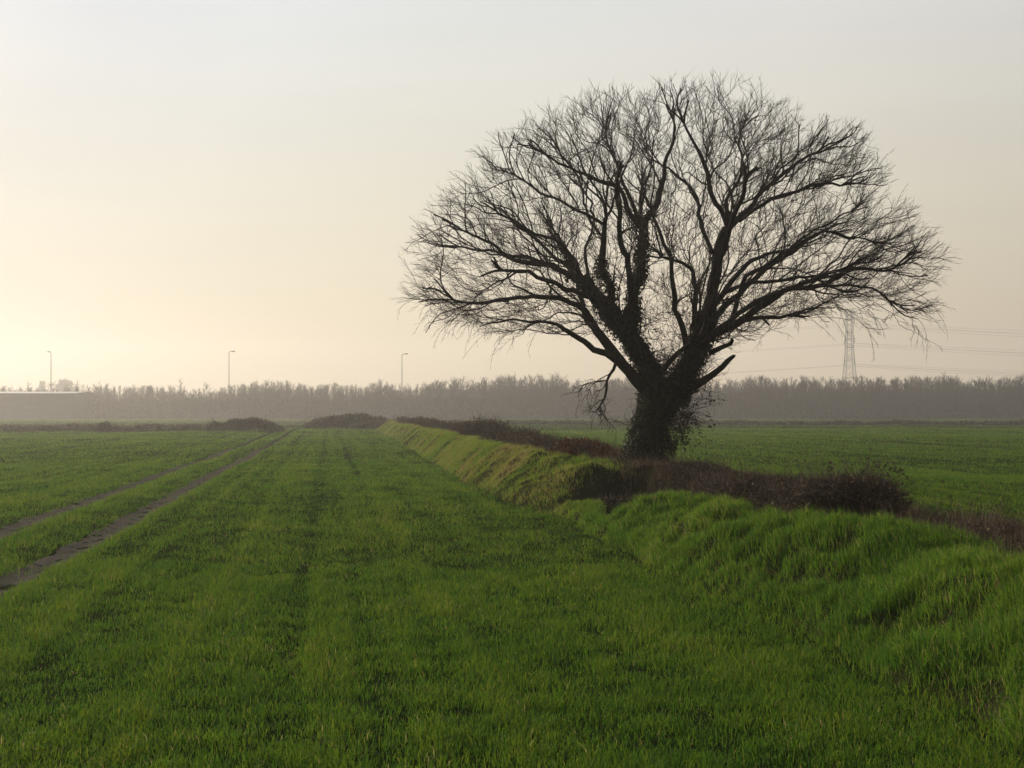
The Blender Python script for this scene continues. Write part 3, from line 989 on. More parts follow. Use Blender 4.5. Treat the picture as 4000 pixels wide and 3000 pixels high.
print('tree: boughs', len(P1), 'branches', len(P2), 'twigs', len(P3), len(P4))
# the crooked spray hanging from the low side limb
hp = np.concatenate([P[len(P) // 3:] for nm, P, R in limb_curves if P[-1, 2] < TB[2] + 1.45 and P[-1, 2] < P[0, 2] - 0.3])
hp = hp[rng.integers(0, len(hp), 9)]
D = rng.normal(0, 1, (9, 3)) * np.array([1.1, 0.7, 0.3]) + np.array([-0.25, 0, -0.35])
H1 = grow(hp, D, rng.uniform(0.5, 0.95, 9), 10, 0.24, -0.02, -0.10)
HR1 = np.linspace(0.013, 0.005, 10)[None, :] * np.ones((9, 1))
mb_c.rods(H1 - TB, HR1, 5)
p, t_, rr, tt_ = spawn(H1, HR1, 6, 0.2, 1.0)
H2 = grow(p, side_dirs(t_, 0.65, 0.2), rng.uniform(0.15, 0.45, len(p)), 6, 0.22, 0, -0.05)
HR2 = np.linspace(0.0055, 0.003, 6)[None, :] * np.ones((len(p), 1))
mb_c.rods(H2 - TB, HR2, 4)
p, t_, rr, tt_ = spawn(H2, HR2, 4, 0.2, 1.0)
H3 = grow(p, side_dirs(t_, 0.6, 0.2), rng.uniform(0.06, 0.2, len(p)), 4, 0.2, 0, -0.04)
mb_c.rods(H3 - TB, np.linspace(0.0032, 0.0018, 4)[None, :] * np.ones((len(p), 1)), 3)
crown = mb_c.build('crown', M['twig'], tree, False)

# --- ivy: leaves hugging the trunk and lower limbs, ropes and hanging strands
mb_i = MB()
ip = np.array([p for p, r in ivy_pts])
ir = np.array([r for p, r in ivy_pts])
w = ir ** 1.1
pick = rng.choice(len(ip), 25000, p=w / w.sum())
v = rng.normal(size=(len(pick), 3))
v[:, 2] *= 0.5
v /= np.linalg.norm(v, axis=1, keepdims=True)
clump = fbm(ip[pick][:, 2] * 3 + v[:, 0] * 2, ip[pick][:, 0] * 3 + v[:, 1] * 2, 77, 2)
off = ir[pick] * 0.92 + 0.02 + np.abs(rng.normal(0, 0.022, len(pick))) + 0.04 * np.clip(clump, 0, 1)
C = ip[pick] + v * off[:, None] + rng.normal(0, 0.05, (len(pick), 3)) * np.array([0.4, 0.4, 1])
kp = (clump > -0.45) | (rng.random(len(pick)) < 0.3)
C, v2 = C[kp], v[kp]
D = v2 * 0.5 + np.array([0, 0, -0.8]) + rng.normal(0, 0.45, (len(C), 3))
mb_i.leaves(C - TB, D, rng.uniform(0.030, 0.066, len(C)), np.clip(rng.normal(0.4, 0.22, len(C)), 0, 1))
# ropes climbing the trunk
for q in range(16):
    t = np.linspace(0, 1, 14)
    k0 = rng.integers(0, len(limb_curves[0][1]) // 3)
    P0, R0 = limb_curves[0][1], limb_curves[0][2]
    ii = np.clip((k0 + t * (len(P0) - 1 - k0)).astype(int), 0, len(P0) - 1)
    a = rng.uniform(0, 6.28) + np.cumsum(rng.normal(0, 0.18, 14))
    Pp = P0[ii] + np.stack([np.cos(a) * R0[ii], np.sin(a) * R0[ii], rng.normal(0, 0.02, 14)], 1) * 0.98
    mb_i.tube(Pp - TB, np.linspace(0.028, 0.012, 14) * rng.uniform(0.6, 1.2), 5)
# hanging strands and shoots on the right of the trunk, a few on the limbs


def strand(p, d, length, n_leaf, r=0.004, droop=0.3, sz=(0.04, 0.07)):
    m = 9
    P = [np.array(p, float)]
    d = np.array(d, float)
    for q in range(m - 1):
        d = d + rng.normal(0, 0.18, 3) + np.array([0, 0, -droop])
        d /= np.linalg.norm(d)
        P.append(P[-1] + d * length / (m - 1))
    P = np.array(P)
    mb_i.tube(P - TB, np.linspace(r, r * 0.5, m), 4, cap=False)
    if n_leaf:
        i = rng.integers(1, m, n_leaf)
        C = P[i] + rng.normal(0, 0.03, (n_leaf, 3))
        mb_i.leaves(C - TB, rng.normal(0, 0.6, (n_leaf, 3)) + np.array([0, 0, -0.5]), rng.uniform(sz[0], sz[1], n_leaf), np.clip(rng.normal(0.35, 0.2, n_leaf), 0, 1))
    return P


for q in range(26):
    z = rng.uniform(1250, 1400)
    p = shape_pt('Z', 1090 + 0.35 * (1320 - z) + rng.normal(0, 12), z, rng.uniform(-0.35, 0.3))
    strand(p, (rng.uniform(0.4, 1.0), rng.normal(0, 0.5), rng.uniform(-0.2, 0.5)), rng.uniform(0.4, 1.25), rng.integers(3, 14), 0.005, rng.uniform(0.0, 0.18))
for q in range(7):
    p = shape_pt('Z', 1060 + rng.normal(0, 22), 1375 + rng.normal(0, 22), -0.25 + rng.normal(0, 0.1))
    strand(p, (0.35, 0, -0.5), rng.uniform(0.3, 0.55), 55, 0.006, 0.35)
for q in range(60):
    p, r = ivy_pts[rng.integers(0, len(ivy_pts))]
    dd = rng.normal(size=3)
    dd /= np.linalg.norm(dd)
    strand(p + dd * r * 0.8, dd, rng.uniform(0.15, 0.45), rng.integers(4, 12), 0.004, 0.12)
for x, y in ((1010, 1000), (1015, 1015), (1040, 1035), (965, 1010)):
    strand(shape_pt('Z', x - 40, y - 30, -0.3), (0.7, -0.2, 0.1), 0.5, 10, 0.004, 0.2)
mb_i.build('ivy', M['ivy'], tree)
# fuzzy bare shoots inside the fork and round the foot belong to the crown's wood
mb_s = MB()
srcp, dirs = [], []
for q in range(420):
    x, y = rng.choice([(1060, 1150), (1100, 1180), (1015, 1120), (1140, 1090), (1190, 1200), (1010, 1300), (1120, 1300), (960, 1380), (1090, 1350)])
    srcp.append(shape_pt('Z', x + rng.normal(0, 25), y + rng.normal(0, 25), rng.normal(0, 0.25)))
    dirs.append((rng.normal(0.35, 0.7), rng.normal(0, 0.6), rng.normal(0.35, 0.5)))
srcp, dirs = np.array(srcp), np.array(dirs)
Ps = [srcp]
dd = dirs.copy()
for q in range(5):
    dd = dd / (np.linalg.norm(dd, axis=1, keepdims=True) + 1e-9) + rng.normal(0, 0.22, dd.shape) + np.array([0.0, 0, -0.04])
    Ps.append(Ps[-1] + dd / (np.linalg.norm(dd, axis=1, keepdims=True)) * rng.uniform(0.06, 0.17, (len(dd), 1)))
P = np.stack(Ps, 1)
mb_s.rods(P - TB, np.linspace(0.006, 0.002, 6)[None, :] * np.ones((len(P), 1)), 3)
for q in range(4):
    n = len(P)
    i = rng.integers(1, 5, n)
    a = P[np.arange(n), i]
    d = P[np.arange(n), i + 1] - a
    d = d / (np.linalg.norm(d, axis=1, keepdims=True) + 1e-9) + rng.normal(0, 0.6, (n, 3))
    l2 = rng.uniform(0.06, 0.25, (n, 1))
    mb_s.rods(np.stack([a, a + d * l2 * 0.5, a + (d + rng.normal(0, 0.3, (n, 3))) * l2], 1) - TB, np.array([0.0035, 0.003, 0.0018])[None, :] * np.ones((n, 1)), 3)
mb_s.build('trunk_shoots', M['twig'], tree)


# ------------------------------------------------------------------ brambles and bushes on the bank
def bramble(name, label, cat, Yc, uc, ln, wd, ht, canes, leafn, leaf_mat, group=None, leaf_size=(0.03, 0.06), rise=0.0, round_=False, base_z=None, cxy=None):
    """a tangle of thin arching canes with small leaves; ln runs along the bank"""
    if cxy is None:
        cx, cy = float(bank_x(np.array(Yc)) + uc), Yc
        ux, uy = -0.155, 0.988                        # along the bank
    else:
        cx, cy = cxy
        ux, uy = 1.0, 0.0
    vx, vy = uy, -ux

    def gz(x, y):
        if base_z is not None:
            return np.full(np.shape(x), base_z)
        y = np.asarray(y)
        u = np.asarray(x) - bank_x(y)
        return np.where((u > -0.1) & (u < 4.6), bank_z(u, y), ground_z(np.asarray(x), y))
    root = empty(name, (cx, cy, float(gz(np.array(cx), np.array(cy)))))
    tag(root, label, cat, group)
    B = np.array(root.location)
    px = max(1.0, cy / 12.0)
    n = canes
    l = rng.uniform(-0.5, 0.5, n)
    w_ = rng.uniform(-0.5, 0.5, n)
    if round_:
        rr = np.sqrt(rng.random(n)) * 0.5
        aa = rng.uniform(0, 6.283, n)
        l, w_ = rr * np.cos(aa), rr * np.sin(aa)
    env = (0.62 + 0.38 * np.cos(np.clip(l * 2, -1, 1) * 1.45)) * (0.75 + 0.25 * np.cos(w_ * 2 * 1.3)) * (0.80 + 0.42 * vnoise(l * ln / 0.30 + cy, w_ * 2.0, 81))
    X = cx + l * ln * ux + w_ * wd * vx
    Y = cy + l * ln * uy + w_ * wd * vy
    p0 = np.stack([X, Y, gz(X, Y) - 0.02], 1)
    a = rng.uniform(0, 6.283, n)
    H = ht * env * (0.68 + 0.36 * rng.random(n))
    reach = ht * rng.uniform(0.15, 0.6, n)
    outx = (w_ * 1.2)[:, None] * np.array([vx, vy, 0]) + (l * 1.0)[:, None] * np.array([ux, uy, 0])
    dirv = np.stack([np.cos(a), np.sin(a), np.zeros(n)], 1) * 0.8 + outx
    ts = np.linspace(0, 1, 6)
    P = np.stack([p0 + dirv * (reach * t)[:, None] + np.array([0, 0, 1.0]) * (H * (1.9 * t - 0.95 * t * t * (1 + 0.25 * np.sin(a))))[:, None] + rng.normal(0, 0.03 * ht, (n, 3)) * t for t in ts], 1)
    mc = MB()
    r0 = 0.0035 * px ** 0.75
    mc.rods(P, np.linspace(1.2, 0.5, 6)[None, :] * r0 * np.ones((n, 1)), 3, np.clip(rng.normal(0.42, 0.22, n), 0, 1))
    for q in range(3):
        i = rng.integers(1, 5, n)
        s0 = P[np.arange(n), i]
        d = rng.normal(0, 1, (n, 3)) + np.array([0, 0, 0.35])
        l2 = rng.uniform(0.10, 0.38, (n, 1)) * ht
        mc.rods(np.stack([s0, s0 + d * l2 * 0.5, s0 + d * l2 + rng.normal(0, 0.02, (n, 3))], 1), np.array([0.8, 0.65, 0.4])[None, :] * r0 * np.ones((n, 1)), 3, np.clip(rng.normal(0.42, 0.22, n), 0, 1))
    mc.v = [v - B for v in mc.v]
    mc.build('canes', M['cane'], root)
    if leafn:
        ml = MB()
        i = rng.integers(0, n, leafn)
        j = rng.integers(2, 6, leafn)
        Cc = P[i, j] + rng.normal(0, 0.07 * ht, (leafn, 3))
        ml.leaves(Cc - B, rng.normal(0, 1, (leafn, 3)), rng.uniform(leaf_size[0], leaf_size[1], leafn) * px ** 0.5, np.clip(rng.normal(0.45, 0.25, leafn), 0, 1))
        ml.build('foliage', leaf_mat, root)
    return root


G1 = 'bramble bushes along the top of the bank'
big = bramble('bramble_bush', 'big dark rounded bramble bush with one long arching spray, on the bank', 'bramble', 13.5, 2.35, 1.05, 0.95, 0.52, 2600, 6500, M['bramble_leaf'], G1, round_=True)
bramble('bramble_bush', 'long trimmed purplish bramble thicket joining the big rounded bramble bush', 'bramble', 15.7, 2.3, 3.5, 1.1, 0.36, 4600, 5600, M['bramble_leaf'], G1)
bramble('bramble_bush', 'low brown bramble thicket just in front of the trunk foot of the large tree', 'bramble', 18.9, 2.4, 4.8, 1.2, 0.22, 3000, 2600, M['bramble_leaf'], G1)
bramble('bramble_bush', 'sparse bramble with thin bare canes beside the low brown thatch near the bank end', 'bramble', 10.3, 2.7, 2.6, 1.1, 0.20, 420, 260, M['bramble_leaf'], G1)
bramble('bramble_bush', 'scrubby low bramble at the frame edge where the bank top is closest to the viewer', 'bramble', 8.3, 2.7, 2.2, 1.2, 0.20, 420, 200, M['bramble_leaf'], G1)
bramble('bramble_bush', 'bramble with shade painted into its leaf colour, overhanging the hollow bitten out of the bank face', 'bramble', 20.0, 1.3, 2.3, 1.1, 0.24, 3600, 8000, M['shaded_leaf'], G1)
bramble('rusty_shrub', 'small rust red leafy shrub tucked against the foot of the ivy clad trunk', 'shrub', 25.0, 2.0, 1.9, 1.0, 0.36, 700, 1500, M['rust_leaf'])
bramble('bramble_bush', 'long low brown bramble strip on the bank just beyond the rust red shrub', 'bramble', 30.0, 2.3, 7.5, 1.4, 0.34, 1300, 900, M['bramble_leaf'], G1)
bramble('bramble_bush', 'second dark bramble clump on the bank counting from the large tree', 'bramble', 36.5, 2.3, 4.5, 1.5, 0.48, 900, 1300, M['bramble_leaf'], G1)
bramble('bramble_bush', 'dark domed bramble clump with dense leaves halfway along the far bank', 'bramble', 45.5, 2.3, 3.6, 1.6, 0.70, 900, 1800, M['bramble_leaf'], G1, round_=True)
bramble('bramble_bush', 'reddish brown bramble run behind the dark domed clump on the far bank', 'bramble', 57.0, 2.4, 16.0, 1.5, 0.38, 1500, 1300, M['bramble_leaf'], G1)
bramble('bramble_bush', 'hazy brown bramble run on the farthest stretch of the bank', 'bramble', 84.0, 2.4, 34.0, 1.6, 0.45, 1900, 1800, M['bramble_leaf'], G1)

# the long arching spray and upright shoots of the big bramble
B = np.array(big.location)
ml = MB()


def spray(pts, leaves, r=0.006):
    P, _ = catmull(np.array(pts), [1] * len(pts), 0.06)
    ms = MB()
    ms.tube(P - B, np.linspace(r, r * 0.45, len(P)), 4)
    ms.build('arching_cane', M['cane'], big)
    if leaves:
        i = rng.integers(len(P) // 3, len(P), leaves)
        C = P[i] + rng.normal(0, 0.02, (leaves, 3))
        ml.leaves(C - B, rng.normal(0, 0.7, (leaves, 3)) + np.array([0, 0, -0.3]), rng.uniform(0.035, 0.06, leaves), np.clip(rng.normal(0.3, 0.2, leaves), 0, 1))


bx, byy, bz = B
spray([(bx + 0.05, byy, bz + 0.38), (bx + 0.2, byy, bz + 0.56), (bx + 0.42, byy + 0.05, bz + 0.64), (bx + 0.68, byy + 0.05, bz + 0.56), (bx + 0.86, byy, bz + 0.40)], 26)
spray([(bx - 0.05, byy, bz + 0.3), (bx - 0.15, byy, bz + 0.5), (bx - 0.22, byy - 0.05, bz + 0.68)], 6, 0.005)
spray([(bx + 0.2, byy, bz + 0.5), (bx + 0.28, byy, bz + 0.7), (bx + 0.3, byy, bz + 0.86)], 2, 0.004)
spray([(bx - 0.9, byy + 1.6, bz + 0.25), (bx - 0.93, byy + 1.6, bz + 0.45), (bx - 0.97, byy + 1.6, bz + 0.66)], 0, 0.005)
ml.build('spray_leaves', M['bramble_leaf'], big)

# ------------------------------------------------------------------ hedges across the middle distance
def hedge(name, label, x0, x1, Y, ht, th, seed, cat='hedge', group=None, n_leaf=None, slope=0.0, taper=False, mat='hedge_leaf'):
    """clipped bushy run of small leaf clumps round woody stems, lying across the view"""
    root = empty(name, ((x0 + x1) / 2, Y, 0))
    tag(root, label, cat, group)
    B = np.array(root.location)
    Ln = x1 - x0
    n = n_leaf or int(Ln * 60)
    t = rng.random(n)
    X = x0 + t * Ln
    top = ht * (0.78 + 0.34 * vnoise(X / 2.7, 0.5, seed) + 0.22 * vnoise(X / 0.9, 2.5, seed + 1))
    if taper:
        top = top * np.clip(np.sin(np.clip(t, 0.02, 0.98) * math.pi) ** 0.55, 0.15, 1)
    z = top * np.sqrt(rng.random(n))
    ww = th * (0.5 + 0.5 * np.sqrt(np.clip(1 - (z / (top + 0.01)) ** 2, 0, 1)))
    Yy = Y + slope * (X - x0) + rng.uniform(-0.5, 0.5, n) * ww
    C = np.stack([X, Yy, z + ground_z(X, Yy) - 0.03], 1)
    m = MB()
    sz = Y / FPX * 2.6
    m.leaves(C - B, rng.normal(0, 1, (n, 3)) + np.array([0, 0, 0.4]), rng.uniform(0.6, 1.4, n) * sz, np.clip(rng.normal(0.45, 0.25, n), 0, 1))
    k = int(Ln * 2.2) + 4
    X = rng.uniform(x0, x1, k)
    Yy = Y + slope * (X - x0) + rng.normal(0, th * 0.15, k)
    z0 = ground_z(X, Yy) - 0.05
    tp = ht * rng.uniform(0.6, 1.12, k)
    a = np.stack([X, Yy, z0], 1)
    b = a + np.stack([rng.normal(0, 0.12, k), rng.normal(0, 0.12, k), tp * 0.6], 1)
    c = a + np.stack([rng.normal(0, 0.3, k), rng.normal(0, 0.3, k), tp], 1)
    m.rods(np.stack([a, b, c], 1) - B, np.array([0.035, 0.028, 0.015])[None, :] * np.ones((k, 1)), 3, 0.05)
    m.build('foliage', M[mat], root)
    return root


X_at = lambda px, Y: (px - 512) * Y / FPX
hedge('low_hedge', 'long low hedge bank across the far end of the track field', -75, X_at(213, 105), 106, 0.78, 1.8, 101, n_leaf=7500, mat='hazed_scrub')
hedge('round_bush', 'small round bush rising above the middle of the long low hedge bank', X_at(98, 104), X_at(111, 104), 104, 1.2, 1.2, 103, cat='bush', n_leaf=500, taper=True)
hedge('scrub_bush', 'dark humped scrub bush at the hedge end beside the track gateway', X_at(209, 103), X_at(283, 103), 103, 1.18, 2.0, 107, cat='bush', n_leaf=2600, taper=True)
hedge('round_bush', 'dark topknot bush at the start of the humped scrub', X_at(209, 102.5), X_at(224, 102.5), 102.5, 1.30, 1.2, 108, cat='bush', n_leaf=550, taper=True)
hedge('scrub_mound', 'broad dark scrub mound where the bank meets the far hedge', X_at(304, 121), X_at(400, 121), 121, 1.6, 3.0, 111, cat='scrub', n_leaf=4200, taper=True)
hedge('scrub_mound', 'smaller brownish scrub hump overlapping the broad dark mound on the bank end', X_at(350, 118), X_at(440, 118), 118, 1.45, 2.5, 113, cat='scrub', n_leaf=2600, taper=True)
hedge('field_hedge', 'thin clipped hedge line across the field beyond the large tree', X_at(430, 160), 110, 160, 0.55, 1.4, 121, n_leaf=9500)

# ------------------------------------------------------------------ the wood beyond the fields
def wood_template(seed, conical):
    """a slim bare plantation tree 1 m tall: stem, rising branches, fine side twigs"""
    r = np.random.default_rng(seed)
    Vs = []

    def tri(a, b, wd):
        d = b - a
        s = np.cross(d, r.normal(size=3))
        s /= np.linalg.norm(s) + 1e-9
        Vs.append(np.stack([a - s * wd, a + s * wd, b]))
    for q in range(2):
        tri(np.array([0, 0, 0.0]), np.array([r.normal(0, 0.01), r.normal(0, 0.01), 1.0]), 0.010)
    for q in range(46):
        z = 0.08 + 0.88 * r.random() ** 0.85
        az = r.uniform(0, 6.283)
        ln = (0.24 * (1.05 - z) + 0.05 if conical else 0.22 * math.sin(min(1, 1.1 - z) * 2.2) + 0.05) * r.uniform(0.6, 1.25)
        d = np.array([math.cos(az), math.sin(az), r.uniform(0.9, 2.2)])
        d /= np.linalg.norm(d)
        a = np.array([0, 0, z])
        b = a + d * ln
        tri(a, b, 0.0046)
        for k in range(6):
            t = r.uniform(0.25, 0.95)
            d2 = d + r.normal(0, 0.45, 3) + np.array([0, 0, 0.3])
            d2 /= np.linalg.norm(d2)
            a2 = a + (b - a) * t
            tri(a2, a2 + d2 * ln * r.uniform(0.25, 0.65), 0.0034)
    return np.array(Vs)                              # (n,3,3)


WT = [wood_template(200 + i, i % 2 == 0) for i in range(9)]


def wood_height(x):
    h = 8.9 + 2.0 * smooth(-90, 10, x) + 1.35 * vnoise(x / 9.0, 0.2, 131) * (1 - 0.4 * smooth(0, 60, x)) + 0.9 * vnoise(x / 3.1, 4.2, 132)
    return h


tv, ta = [], []
for row in range(11):
    Yr = 300 + row * 3.6
    xx = np.arange(-215, 216, 1.05) + rng.uniform(-0.6, 0.6, len(np.arange(-215, 216, 1.05)))
    for x in xx:
        if x < -118 and row < 1:
            continue
        h = float(wood_height(np.array(x))) * rng.uniform(0.66, 1.10) * (0.86 if row == 0 else 1)
        if rng.random() < 0.10:
            continue
        a = rng.uniform(0, 6.283)
        R2 = np.array([[math.cos(a), -math.sin(a), 0], [math.sin(a), math.cos(a), 0], [0, 0, 1]])
        V = (WT[rng.integers(0, len(WT))] * np.array([h * 0.85, h * 0.85, h])) @ R2.T + np.array([x, Yr + rng.normal(0, 1.0), -0.1])
        tv.append(V.reshape(-1, 3))
        ta.append(np.full(len(V) * 3, np.clip(rng.normal(0.5, 0.2), 0, 1)))
# scrubby understorey
n = 52000
X = rng.uniform(-218, 218, n)
z = rng.random(n) ** 1.2 * 5.2 - 0.3
Yy = 299 + rng.uniform(0, 16, n)
a = np.stack([X, Yy, z], 1)
d1, d2 = rng.normal(0, 0.45, (n, 3)) * np.array([1, 1, 1.6]), rng.normal(0, 0.45, (n, 3))
tv.append(np.stack([a, a + d1, a + d2 + np.array([0, 0, 0.5])], 1).reshape(-1, 3))
ta.append(np.repeat(np.clip(rng.normal(0.3, 0.15, n), 0, 1), 3))
V = np.concatenate(tv)
wood = mesh_np('wood', V, [np.arange(len(V)).reshape(-1, 3)], M['wood'], attrs={'tone': np.concatenate(ta)})
tag(wood, 'dense belt of bare young trees closing off the far fields', 'wood', kind='stuff')

# emergent trees that stand out of the belt
protos = []
for i in range(3):
    V = WT[i * 2] .reshape(-1, 3)
    me_o = mesh_np('crown', V, [np.arange(len(V)).reshape(-1, 3)], M['wood'], attrs={'tone': np.full(len(V), 0.45)})
    COL.objects.unlink(me_o)
    mt = MB()
    mt.tube([(0, 0, -0.01), (0.003, 0, 0.5), (0, 0.004, 0.97)], [0.012, 0.008, 0.002], 6)
    t_o = mt.build('trunk', M['wood'])
    COL.objects.unlink(t_o)
    protos.append((me_o, t_o))
G2 = 'slim trees standing out above the far wood'


def wood_tree(i, px, Yd, top_px, label, wide=1.15, group=G2):
    h = EYE + (HOR - top_px) * Yd / FPX
    root = empty('plantation_tree', (X_at(px, Yd), Yd, 0))
    tag(root, label, 'tree', group)
    root.scale = (h * wide, h * wide, h)
    root.rotation_euler = (0, 0, rng.uniform(0, 6.28))
    for src in protos[i % 3]:
        c = src.copy()
        COL.objects.link(c)
        c.parent = root
        c.name = src.name.split('.')[0]
    return root


common = 'slim bare tree poking just above the hazy skyline of the far wood'
wood_tree(0, 180, 312, 379.5, 'tall feathery bare tree standing highest in the wood between the first two lamps', 1.5)
wood_tree(1, 251, 312, 382.5, 'bushy topped bare tree just past the middle lamp, above the far wood', 1.5)
wood_tree(2, 262, 315, 384, 'narrow pale bare tree beside the bushy topped one past the middle lamp', 1.0)
wood_tree(0, 28, 318, 382, 'ragged bare tree rising behind the long pale roofed shed', 1.4)
wood_tree(1, 150, 318, 385, 'thin bare tree just before the tallest feathery one in the wood', 1.1)
for q, (px, tp) in enumerate(((300, 386), (318, 385), (338, 383), (356, 384), (430, 384), (452, 383.5), (492, 383), (520, 380), (548, 379), (566, 376), (578, 378), (600, 379), (735, 380), (752, 379), (770, 378),
                              (786, 379.5), (800, 381), (826, 380), (870, 380), (884, 378.5), (897, 377), (905, 379), (921, 377), (938, 379), (944, 376.5), (956, 380), (975, 379), (989, 376.5), (1001, 379), (1012, 378))):
    wood_tree(q, px, 303 + (q * 7) % 17, tp, common, 1.1)

# two full round trees, much farther off behind the lamp
for (px, Yd, top, wpx, lab) in ((66, 560, 374, 20, 'faint rounded tree far behind the first lamp, palest in the haze'),
                               (42, 590, 380, 14, 'faint smaller tree far behind the shed roof, lost in haze')):
    h = EYE + (HOR - top) * Yd / FPX
    x = X_at(px, Yd)
    root = tag(empty('round_tree', (x, Yd, 0)), lab, 'tree', 'faint round trees far beyond the wood')
    mt = MB()
    mt.tube([(0, 0, -0.2), (0.1, 0, h * 0.4), (0, 0.1, h * 0.8)], [0.45, 0.35, 0.1], 8)
    for q in range(9):
        a = rng.uniform(0, 6.28)
        mt.tube([(0, 0, h * (0.3 + 0.05 * q)), (math.cos(a) * h * 0.15, math.sin(a) * h * 0.15, h * (0.48 + 0.04 * q))], [0.16, 0.05], 5)
    mt.build('trunk', M['bark'], root)
    rad_ = wpx * Yd / FPX / 2
    n = 3500
    cl = rng.normal(0, 1, (26, 3))
    cl /= np.linalg.norm(cl, axis=1, keepdims=True)
    cl = cl * rng.uniform(0.35, 0.8, (26, 1)) * np.array([rad_, rad_, h * 0.36]) + np.array([0, 0, h * 0.62])
    C = cl[rng.integers(0, 26, n)] + rng.normal(0, 1, (n, 3)) * rad_ * 0.16
    C[:, 2] = np.minimum(C[:, 2], h)
    ml = MB()
    ml.leaves(C, rng.normal(0, 1, (n, 3)), rng.uniform(0.5, 1.1, n), np.clip(rng.normal(0.5, 0.25, n), 0, 1))
    ml.build('crown', M['far_leaf'], root)

# ------------------------------------------------------------------ buildings half hidden by the wood
YS = 289
shed = tag(empty('long_shed', (-140, YS + 9, 0)), 'long low grey shed with a pale shining roof edge in front of the wood', 'shed')
x0, x1 = -172, X_at(72.5, YS)
ht = EYE + (HOR - 392.6) * YS / FPX
B = np.array(shed.location)
m = MB()
m.box(x0 - B[0], x1 - B[0], YS - B[1], YS + 18 - B[1], -0.2, ht - 0.3)
m.build('wall', M['shed_wall'], shed)
m = MB()
V = [(x0 - 0.5, YS - 0.6, ht - 0.3), (x1 + 0.5, YS - 0.6, ht - 0.3), (x1 + 0.5, YS + 9, ht + 0.25), (x0 - 0.5, YS + 9, ht + 0.25), (x1 + 0.5, YS + 18.6, ht - 0.3), (x0 - 0.5, YS + 18.6, ht - 0.3)]
V = np.array(V) - B
V2 = np.vstack([V, V + np.array([0, 0, 0.15])])
m.add(V2, quads=[(6, 7, 8, 9), (9, 8, 10, 11), (0, 3, 2, 1), (3, 5, 4, 2), (0, 1, 7, 6), (1, 2, 8, 7), (2, 4, 10, 8), (4, 5, 11, 10), (5, 3, 9, 11), (3, 0, 6, 9)])
m.build('roof', M['shed_roof'], shed)
for q in range(3):
    m = MB()
    m.box(-20 + q * 9, -15.5 + q * 9, YS - B[1] - 0.06, YS - B[1] + 0.1, 0, 4.6)
    m.build('roller_door', M['lamp_steel'], shed)

YH = 306
house = tag(empty('brown_building', (X_at(452, YH), YH + 5, 0)), 'brown roofed building mostly hidden in the far wood between lamp and large tree', 'building')
B = np.array(house.location)
x0, x1 = X_at(419, YH) - B[0], X_at(485, YH) - B[0]
ridge = EYE + (HOR - 389.3) * YH / FPX
m = MB()
m.box(x0 + 0.8, x1 - 0.8, -5, 5, -0.2, ridge - 2.2)
m.build('wall', M['brick'], house)
m = MB()
V = np.array([(x0, -5.6, ridge - 2.4), (x1, -5.6, ridge - 2.4), (x1 - 1.2, 0, ridge), (x0 + 2.6, 0, ridge), (x1, 5.6, ridge - 2.4), (x0, 5.6, ridge - 2.4)])
m.add(V, quads=[(0, 1, 2, 3), (3, 2, 4, 5), (0, 5, 4, 1)], tris=[(1, 4, 2), (0, 3, 5)])
m.build('roof', M['tile'], house)
for q in range(4):
    m = MB()
    xx = x0 + 3 + q * 4.0
    m.box(xx, xx + 1.4, -5.04, -4.9, 1.0, 2.4)
    m.build('window', M['glass'], house)

# ------------------------------------------------------------------ road lamps beyond the wood
G3 = 'tall road lamps along the far road'
for px, top, side, lab in ((51, 352, -0.25, 'first tall road lamp, rising behind the pale roofed shed'),
                           (229, 351.5, 1, 'middle tall road lamp above the scrub bush by the gateway'),
                           (402, 354, 1, 'tall road lamp next to the brown roofed building')):
    Yl = 324
    h = EYE + (HOR - top) * Yl / FPX
    root = tag(empty('road_lamp', (X_at(px, Yl), Yl, 0)), lab, 'street lamp', G3)
    m = MB()
    m.tube([(0, 0, -0.2), (0, 0, h * 0.5), (0, 0, h - 0.5)], [0.16, 0.13, 0.09], 8)
    m.build('pole', M['lamp_steel'], root)
    m = MB()
    m.tube([(0, 0, h - 0.5), (0.12 * side, 0, h - 0.12), (0.5 * side, 0, h), (1.0 * side, 0, h + 0.04)], [0.12, 0.1, 0.08, 0.07], 6)
    m.build('arm', M['lamp_steel'], root)
    m = MB()
    xa, xb = sorted((0.8 * side, 0.8 * side + (0.95 if side > 0 else -0.8)))
    m.box(xa, xb, -0.22, 0.22, h - 0.06, h + 0.2)
    hd = m.build('lamp_head', M['lamp_steel'], root)
    m = MB()
    m.box(xa + 0.12, xb - 0.12, -0.16, 0.16, h - 0.11, h - 0.062)
    m.build('lens', M['lens'], hd)

# ------------------------------------------------------------------ pylon and power lines
YP = 420.0
PYX = X_at(849.5, YP)
PH = EYE + (HOR - 311) * YP / FPX
SPAN = 2 * (849.5 - 405) * YP / FPX
levels = [EYE + (HOR - p) * YP / FPX for p in (324.8, 344.2, 365.0)]


